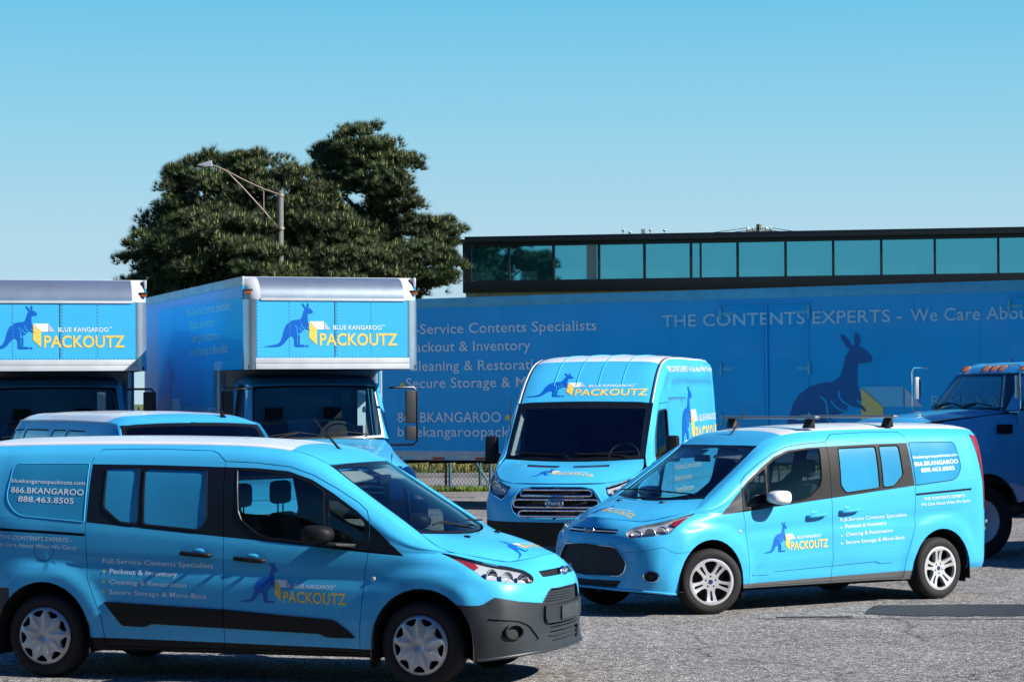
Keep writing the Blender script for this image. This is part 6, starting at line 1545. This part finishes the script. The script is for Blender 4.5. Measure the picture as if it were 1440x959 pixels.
    for nm, m, v, t, lvl in emblem():
        v = v*5.5+[6.91, 0]; v[:, 1] = np.where(v[:, 1] < 1.38, 2.30-(1.38-v[:, 1])*.835, .92+v[:, 1])
        lay(nm, {'film_white': 'film_white_shaded', 'wrap': 'trailer_skin', 'film_blue': 'film_blue_shaded'}.get(m, m), v, t, fm(lvl), root, .4)
    return root
mat('galv_rail_blue', (.10, .40, .56), .4, metal=.3, noise=(3., .12))
truck_c = build_box_truck('box truck with open view of its side and kangaroo emblem above the cab', (-2.48433, 34.5798, 0), -1.24301)
truck_d = build_box_truck('box truck cut off by the frame edge beside the other box truck', (-6.3476, 34.7937, 0), -1.3256)
truck_g = build_old_truck('older blue truck cab with amber roof lamps behind the van with roof bars', (5.67, 33.22, 0), 3.513)
trailer = build_trailer()
# another box truck parked just beyond the frame; its shade lies over the older truck
hx, hy = -.932, -.363; lx, ly = .363, -.932
truck_x = copy_tree(truck_c); truck_x.location = (5.67+lx*3.45+hx*-1.4, 33.22+ly*3.45+hy*-1.4, 0); truck_x.rotation_euler = (0, 0, 3.513)
truck_x['label'] = 'third box truck parked past the older truck, out at the frame edge'
truck_c['label'] = 'box truck whose cargo side shows, parked between the other box truck and the tall van'
truck_d['label'] = 'box truck at the frame edge, behind the panel van, showing only its front'
truck_g['label'] = 'older shaded blue truck with amber roof lamps and wire mirrors'

# ---------------------------------------------------------------- chain link fence with gate frames
mat('fence_steel', (.06, .085, .10), .5, metal=.5); mat('gate_paint', (.05, .13, .17), .5, metal=.3)
FY = 58.0
fence = empty('chain_link_fence', (0, FY, 0), 0., 'dark chain link fence with braced gate seen under the trailer', 'fence')
px = Piece(); hgt = 1.85; xs_ = np.arange(-16, 12, .085)
V = []; F = []
def wire(a, b, r=.0045):
    d = Vector(b)-Vector(a); n1 = Vector((0, 1, 0)); n2 = d.cross(n1).normalized(); i = len(V)
    for p in (a, b):
        for k in range(3):
            t = 2*math.pi*k/3; V.append(tuple(Vector(p)+n1*r*math.cos(t)+n2*r*math.sin(t)))
    for k in range(3): F.append((i+k, i+(k+1) % 3, i+3+(k+1) % 3, i+3+k))
for x in xs_:
    wire((x, 0, .06), (x+hgt*.72, 0, .06+hgt)); wire((x+hgt*.72, .004, .06), (x, .004, .06+hgt))
obj('chain_link_mesh', Piece().add(V, F), 'fence_steel', fence, kind='stuff')
for x in (-14.5, -11.6, -8.7, -5.8, -3.2, -1.56, 3.2, 6.2, 9.2): obj('fence_post', tube([(x, -.03, 0), (x, -.03, 2.0)], .03, 8), 'fence_steel', fence)
obj('fence_rail', tube([(-16, -.02, 1.9), (13, -.02, 1.9)], .022, 8), 'fence_steel', fence); obj('fence_rail', tube([(-16, -.02, .08), (-1.5, -.02, .08)], .018, 8), 'fence_steel', fence)
for x in (-1.46, -.76, -.52, 1.8): obj('gate_post', tube([(x, -.06, .05), (x, -.06, 2.0)], .038, 8), 'gate_paint', fence)
obj('gate_rail', tube([(-1.46, -.06, .09), (3.2, -.06, .09)], .035, 8), 'gate_paint', fence); obj('gate_rail', tube([(-1.46, -.06, 1.85), (3.2, -.06, 1.85)], .035, 8), 'gate_paint', fence)
for a, b in (((-.52, .09), (-1.35, 1.5)), ((-.52, .09), (.35, 1.5)), ((1.8, .09), (.9, 1.5))): obj('gate_brace', tube([(a[0], -.07, a[1]), (b[0], -.07, b[1])], .028, 8), 'gate_paint', fence)
obj('gate_latch', box(-1.62, -1.50, -.12, -.05, .82, .92, .01), 'fence_steel', fence)

# ---------------------------------------------------------------- office building with a window band
mat('black_cladding', (.006, .007, .009), .45, noise=(1., .2)); mat('tan_brick', (.30, .24, .18), .85, noise=(6., .2)); mat('mullion_metal', (.03, .035, .04), .4, metal=.6)
def mirror_glass():
    m = bpy.data.materials.new('office_glass'); m.use_nodes = True; n = m.node_tree; b = n.nodes['Principled BSDF']
    b.inputs['Base Color'].default_value = (.10, .40, .48, 1); b.inputs['Metallic'].default_value = .88; b.inputs['Roughness'].default_value = .03
    tc = n.nodes.new('ShaderNodeTexCoord'); t = n.nodes.new('ShaderNodeTexNoise'); t.inputs['Scale'].default_value = .9; t.inputs['Detail'].default_value = 2.
    k = n.nodes.new('ShaderNodeBump'); k.inputs['Strength'].default_value = .05; k.inputs['Distance'].default_value = .03
    n.links.new(tc.outputs['Object'], t.inputs['Vector']); n.links.new(t.outputs['Fac'], k.inputs['Height']); n.links.new(k.outputs[0], b.inputs['Normal'])
    M['office_glass'] = m
mirror_glass()
bld = empty('office_building', (-1.78, 96., 0), -.17154, 'long dark office building with a band of mirrored windows behind the trailer', 'building')
LB = 46.
obj('wall', box(0, LB, .05, 14, .3, 6.24), 'tan_brick', bld)
obj('spandrel', box(-.1, LB, -.06, .3, 6.24, 6.70, .02), 'black_cladding', bld)
obj('spandrel', box(-.1, LB, -.06, .3, 8.02, 8.16, .01), 'black_cladding', bld)
obj('fascia', box(-.2, LB, -.22, 14, 8.15, 8.30, .01), 'black_cladding', bld)
obj('fascia', box(-.05, LB, .1, 14, 8.30, 8.42, .01), 'black_cladding', bld)
obj('core', box(.25, LB-.2, .5, 13.8, 6.2, 8.2), 'under', bld)
obj('corner_column', box(-.1, .22, -.05, .35, 6.24, 8.16, .01), 'black_cladding', bld)
mul = [.2, 1.70, 3.44, 5.20, 6.95, 8.73, 10.50, 12.31, 14.10, 15.89, 17.87, 20.2]
while mul[-1] < LB-2: mul.append(mul[-1]+1.79)
for i, x in enumerate(mul):
    obj('mullion', box(x-.045, x+.045, -.05, .12, 6.70, 8.02, .008), 'mullion_metal', bld)
    if i+1 < len(mul):
        o = obj('window_pane', box(x+.04, mul[i+1]-.04, .06, .075, 6.71, 8.01), 'office_glass', bld)
        cxp = (x+mul[i+1])/2; o.data.transform(Matrix.Translation((-cxp, 0, -7.36))); o.location = (cxp, 0, 7.36); o.rotation_euler = (math.radians(rng.normal(-.15, .12)), 0, math.radians(rng.normal(0, .25)))
obj('mullion', box(9.06, 9.13, -.02, .12, 6.70, 8.02, .006), 'mullion_metal', bld)
obj('blind', box(4.72, 5.1, .03, .045, 6.72, 8.0), 'light_trim', bld)
for x, h in ((6.0, .20), (6.25, .13), (6.78, .22), (7.05, .2), (7.6, .18)):
    obj('roof_vent', join(tube([(x, 1.2, 8.3), (x, 1.2, 8.38+h)], .03, 8), ball((x, 1.2, 8.42+h), (.07, .07, .045), 10, 6)) if h != .22 else box(x-.08, x+.08, 1.1, 1.3, 8.3, 8.66), 'galv_rail', bld)
# utility pole and its wires beyond the roof
mat('pole_wood', (.17, .17, .15), .9, noise=(20., .3)); mat('wire_black', (.02, .02, .022), .6)
def ray_pt(pxx, pyy, Y):
    return ((pxx-720)/3500*Y, Y, 2.095+(562.76-.00656*(pxx-720)-pyy)/3500*Y)
up_ = ray_pt(1069, 319, 140.); pole = empty('utility_pole', (up_[0], 140., 0), 0., 'distant utility pole with crossarm just above the office roof', 'pole')
obj('shaft', tube([(0, 0, 0), (0, 0, up_[2]+.15)], .16, 8), 'pole_wood', pole)
obj('crossarm', box(-.75, .75, -.08, .08, up_[2]-.35, up_[2]-.2), 'pole_wood', pole)
for x in (-.65, -.35, .4, .65): obj('insulator', ball((x, 0, up_[2]-.1), (.07, .07, .11), 8, 6), 'galv_rail', pole)
def cable(a, b, sag, r, name, label):
    P = [(a[0]+(b[0]-a[0])*t, a[1]+(b[1]-a[1])*t, a[2]+(b[2]-a[2])*t-sag*4*t*(1-t)) for t in np.linspace(0, 1, 24)]
    o = obj(name, tube(P, r, 5), 'wire_black', label=label, cat='wire')
for k, (dx, ex, ey) in enumerate(((-.65, 560, 336), (.4, 560, 339))):
    a = (up_[0]+dx, 140., up_[2]-.05); cable(a, ray_pt(ex, ey, 150.), .6, .018, 'power_wire', ('upper', 'lower')[k]+' power wire running from the utility pole toward the pine trees')
for k, (dx, ex, ey) in enumerate(((-.35, 1520, 333), (.65, 1520, 338))):
    a = (up_[0]+dx, 140., up_[2]-.05); cable(a, ray_pt(ex, ey, 130.), .5, .018, 'power_wire', ('upper', 'lower')[k]+' power wire running from the utility pole over the office roof')

# ---------------------------------------------------------------- street light on a timber pole
mat('lamp_grey', (.55, .57, .58), .4, metal=.4); mat('arm_steel', (.33, .27, .22), .55, metal=.5, noise=(20., .2))
LK = 81/70.; lp = empty('street_light', (-6.5*LK, 81., .4), 0., 'timber pole with long braced arm and cobra head lamp before the pines', 'street light')
lq = lambda P: [(x*LK, y, 2.095+(z+.15-2.095)*LK-.4 if z > .5 else z) for x, y, z in P]
obj('pole', tube(lq([(-.06, 0, 0), (-.03, 0, 4), (.0, 0, 7.89)]), .13, 14, rr=[.13, .12, .105]), 'pole_wood', lp)
obj('arm', tube(lq([(0, -.1, 7.76), (-.48, -.1, 7.93), (-1.05, -.1, 8.20), (-1.50, -.1, 8.44), (-1.72, -.1, 8.54), (-1.95, -.1, 8.62)]), .028, 8), 'arm_steel', lp)
obj('brace', tube(lq([(-.05, -.1, 6.82), (-.47, -.1, 7.33), (-1.0, -.1, 7.92), (-1.50, -.1, 8.44)]), .024, 8), 'arm_steel', lp); obj('strut', tube(lq([(-.46, -.1, 7.33), (-.46, -.1, 7.93)]), .018, 8), 'arm_steel', lp)
for z in (7.76, 6.82):
    z = lq([(0, 0, z)])[0][2]; obj('clamp', lathe([(.115, z-.05), (.13, z-.04), (.13, z+.04), (.115, z+.05)], 14, 2), 'arm_steel', lp)
head = obj('lamp_head', hexa(lq([(-2.34, -.12, 8.60), (-2.34, -.06, 8.60), (-1.90, .04, 8.56), (-1.90, -.24, 8.56)]), lq([(-2.30, -.11, 8.64), (-2.30, -.07, 8.64), (-1.92, .0, 8.74), (-1.92, -.2, 8.74)]), .015), 'lamp_grey', lp)
c_ = lq([(-2.06, -.1, 8.565)])[0]; obj('lamp_lens', ball(c_, (.13, .10, .05), 12, 6), 'light_trim', head); obj('photocell', tube([(c_[0]+.05, -.1, c_[2]+.15), (c_[0]+.05, -.1, c_[2]+.28)], .045, 8), 'wire_black', head)

# ---------------------------------------------------------------- pine trees
mat('pine_needle', (.042, .068, .020), .7, noise=(.5, .4)); mat('pine_shoot', (.25, .27, .08), .7); mat('pine_bark', (.075, .055, .042), .95, noise=(9., .4), bump=(20., .8))
def pine(label, base, lobes, seed, ntuft):
    r = np.random.default_rng(seed); root = empty('pine_tree', base, 0., label, 'tree', 'pines behind the box trucks')
    top = max(l[2]+l[5] for l in lobes); cxm = np.mean([l[0] for l in lobes])
    nrm = lambda a: a/np.maximum(np.linalg.norm(a, axis=-1, keepdims=True), 1e-9)
    vols = np.array([l[3]*l[4]*l[5] for l in lobes])**.70; cnt = (ntuft*vols/vols.sum()).astype(int)
    P, AX, EZ, tips = [], [], [], []
    for (cx, cy, cz, rx, ry, rz), n in zip(lobes, cnt):
        nc = max(8, n//44); c0 = np.array([cx, cy, cz]); R_ = np.array([rx, ry, rz])
        d = nrm(r.normal(size=(nc, 3))); fl = (d[:, 1] > .5) & (r.random(nc) < .7); d[fl, 1] *= -1
        c = c0+d*R_*(r.uniform(.40, 1.06, nc)**.6)[:, None]
        tips += [(a, b) for a, b in zip(c, d)]
        cr = r.uniform(.34, .66, nc)*min(1, .55+.45*rx/1.6); m = n//nc
        e = r.normal(size=(nc, m, 3)); e[..., 2] = np.abs(e[..., 2])*1.15-.35; e = nrm(e)
        p = c[:, None]+e*(cr[:, None, None]*[1, 1, .62])*r.uniform(.35, 1., (nc, m, 1))
        ax = nrm(e*.55+[0, 0, .75]+d[:, None]*.35); P.append(p.reshape(-1, 3)); AX.append(ax.reshape(-1, 3)); EZ.append(e[..., 2].ravel())
    P, AX, EZ = np.concatenate(P), np.concatenate(AX), np.concatenate(EZ); N = len(P); nb = 16
    a1 = nrm(np.cross(AX, [.3, .9, .1])); a2 = np.cross(AX, a1)
    t = 2*math.pi*np.arange(nb)/nb+r.uniform(-.3, .3, (N, nb)); sp = r.uniform(.4, 1.2, (N, nb, 1))
    dr = nrm(AX[:, None]+(a1[:, None]*np.cos(t)[..., None]+a2[:, None]*np.sin(t)[..., None])*sp)
    sd = nrm(np.cross(dr, AX[:, None]+[.01, .02, .03])); L_ = r.uniform(.17, .34, (N, 1, 1)); w_ = .0115
    q0 = P[:, None]+dr*.015; V = np.stack([q0-sd*w_, q0+sd*w_, P[:, None]+dr*L_], 2).reshape(-1, 3)
    def raw(name, V, F, m):
        me = bpy.data.meshes.new(name); me.vertices.add(len(V)); me.vertices.foreach_set('co', V.astype(np.float32).ravel())
        me.loops.add(F.size); me.loops.foreach_set('vertex_index', F.astype(np.int32).ravel()); me.polygons.add(len(F))
        me.polygons.foreach_set('loop_start', (np.arange(len(F))*3).astype(np.int32)); me.update(calc_edges=True); me.materials.append(M[m]); return obj(name, me, None, root, kind='stuff')
    raw('crown', V, np.arange(len(V)).reshape(-1, 3), 'pine_needle')
    k_ = (EZ > 0.05) & (r.random(N) < .34); o = P[k_]+AX[k_]*.05; up = nrm(AX[k_]*.5+[0, 0, .7]); h = r.uniform(.12, .22, (k_.sum(), 1)); b1, b2 = a1[k_]*.024, a2[k_]*.024
    Vs = np.stack([o+b1, o-b1*.5+b2*.87, o-b1*.5-b2*.87, o+up*h], 1).reshape(-1, 3); i = np.arange(k_.sum())[:, None]*4
    raw('new_shoots', Vs, np.concatenate([i+[0, 1, 3], i+[1, 2, 3], i+[2, 0, 3]]), 'pine_shoot')
    tz = top*.86; Pt = [(0, 0, 0), (.05, 0, tz*.3), (cxm*.3, .1, tz*.6), (cxm*.8, .1, tz)]
    obj('trunk', tube(Pt, .2, 10, rr=[.26, .21, .15, .05]), 'pine_bark', root)
    for k in range(0, len(tips), max(1, len(tips)//40)):
        c, d = tips[k]; z0 = min(max(c[2]-1.3, .8), tz*.95); x0 = np.interp(z0, [p[2] for p in Pt], [p[0] for p in Pt])
        m_ = (np.array([x0, .05, z0])*.45+c*.55)+[0, 0, -.1]
        obj('limb', tube([(x0, .05, z0), tuple(m_), tuple(c)], .05, 6, rr=[.075, .045, .015]), 'pine_bark', root)
    return root
# lobes in metres about the trunk foot: (x, y, z, rx, ry, rz)
k = 84/3500.
def lobe(cx, cy, rx, ry, x0, dy=0.): return ((cx-x0)*k, dy-(2.2 if cy > 350 else 0), 2.095+(564-(cy+10))*k, rx*k, (rx*.8)*k, ry*k)
pine('broad dense pine behind the box trucks, the wider of the two', ((330-720)*k, 84., .45), [lobe(300, 300, 72, 70, 330), lobe(254, 350, 60, 72, 330, .5), lobe(380, 300, 75, 75, 330), lobe(320, 370, 90, 60, 330, -.6), lobe(224, 398, 38, 55, 330), lobe(430, 340, 70, 70, 330, .3), lobe(290, 430, 88, 55, 330), lobe(392, 400, 48, 36, 330, -1.9), lobe(345, 258, 36, 34, 330, -.2), lobe(262, 262, 26, 22, 330)], 3, 26000)
pine('taller open pine with a separate high crown nearest the office building', ((520-720)*k, 86., .5), [lobe(505, 215, 52, 32, 520), lobe(530, 255, 58, 38, 520), lobe(465, 250, 36, 30, 520), lobe(555, 290, 36, 20, 520), lobe(500, 345, 70, 52, 520, .4), lobe(605, 335, 38, 30, 520, -.3), lobe(590, 390, 56, 34, 520), lobe(626, 385, 14, 24, 520, -.6), lobe(500, 410, 90, 50, 520), lobe(445, 222, 15, 12, 520)], 5, 20000)

# ---------------------------------------------------------------- pale shed far behind the box trucks, and an unseen warehouse behind the camera, set close and dark to deepen the shade
mat('shed_white', (.62, .63, .62), .6, noise=(1., .08)); mat('brown_cladding', (.10, .095, .09), .8, noise=(1., .1)); mat('shed_wall', (.36, .34, .30), .8, noise=(1., .1))
shed = empty('storage_shed', (-30., 120., .5), 0., 'pale low storage shed with light roof far behind the box trucks', 'building')
obj('wall', box(-14, 3.4, 0, 12, 0, 7.6), 'shed_wall', shed); obj('roof', hexa([(-15, -.6, 7.6), (4.2, -.6, 7.6), (4.2, 12.5, 7.6), (-15, 12.5, 7.6)], [(-15, -.2, 8.12), (3.2, -.2, 7.86), (3.2, 12., 7.9), (-15, 12, 8.2)]), 'shed_white', shed)
works = empty('warehouse', (10., -11., 0), 0., 'unseen long warehouse with roof units behind the camera, set close and dark to deepen shade', 'building')
obj('wall', box(-60, 60, -20, 0, 0, 11.), 'brown_cladding', works); obj('roof', box(-60.5, 60.5, -20.5, .5, 11., 11.5), 'shed_white', works)
for x in (-6, 2): obj('roof_unit', box(x, x+4, -8, -4, 11.5, 14.2, .1), 'galv_rail', works)
for x in range(-54, 55, 12): obj('dock_door', box(x, x+4, .01, .08, 0, 4.2), 'truck_white', works)
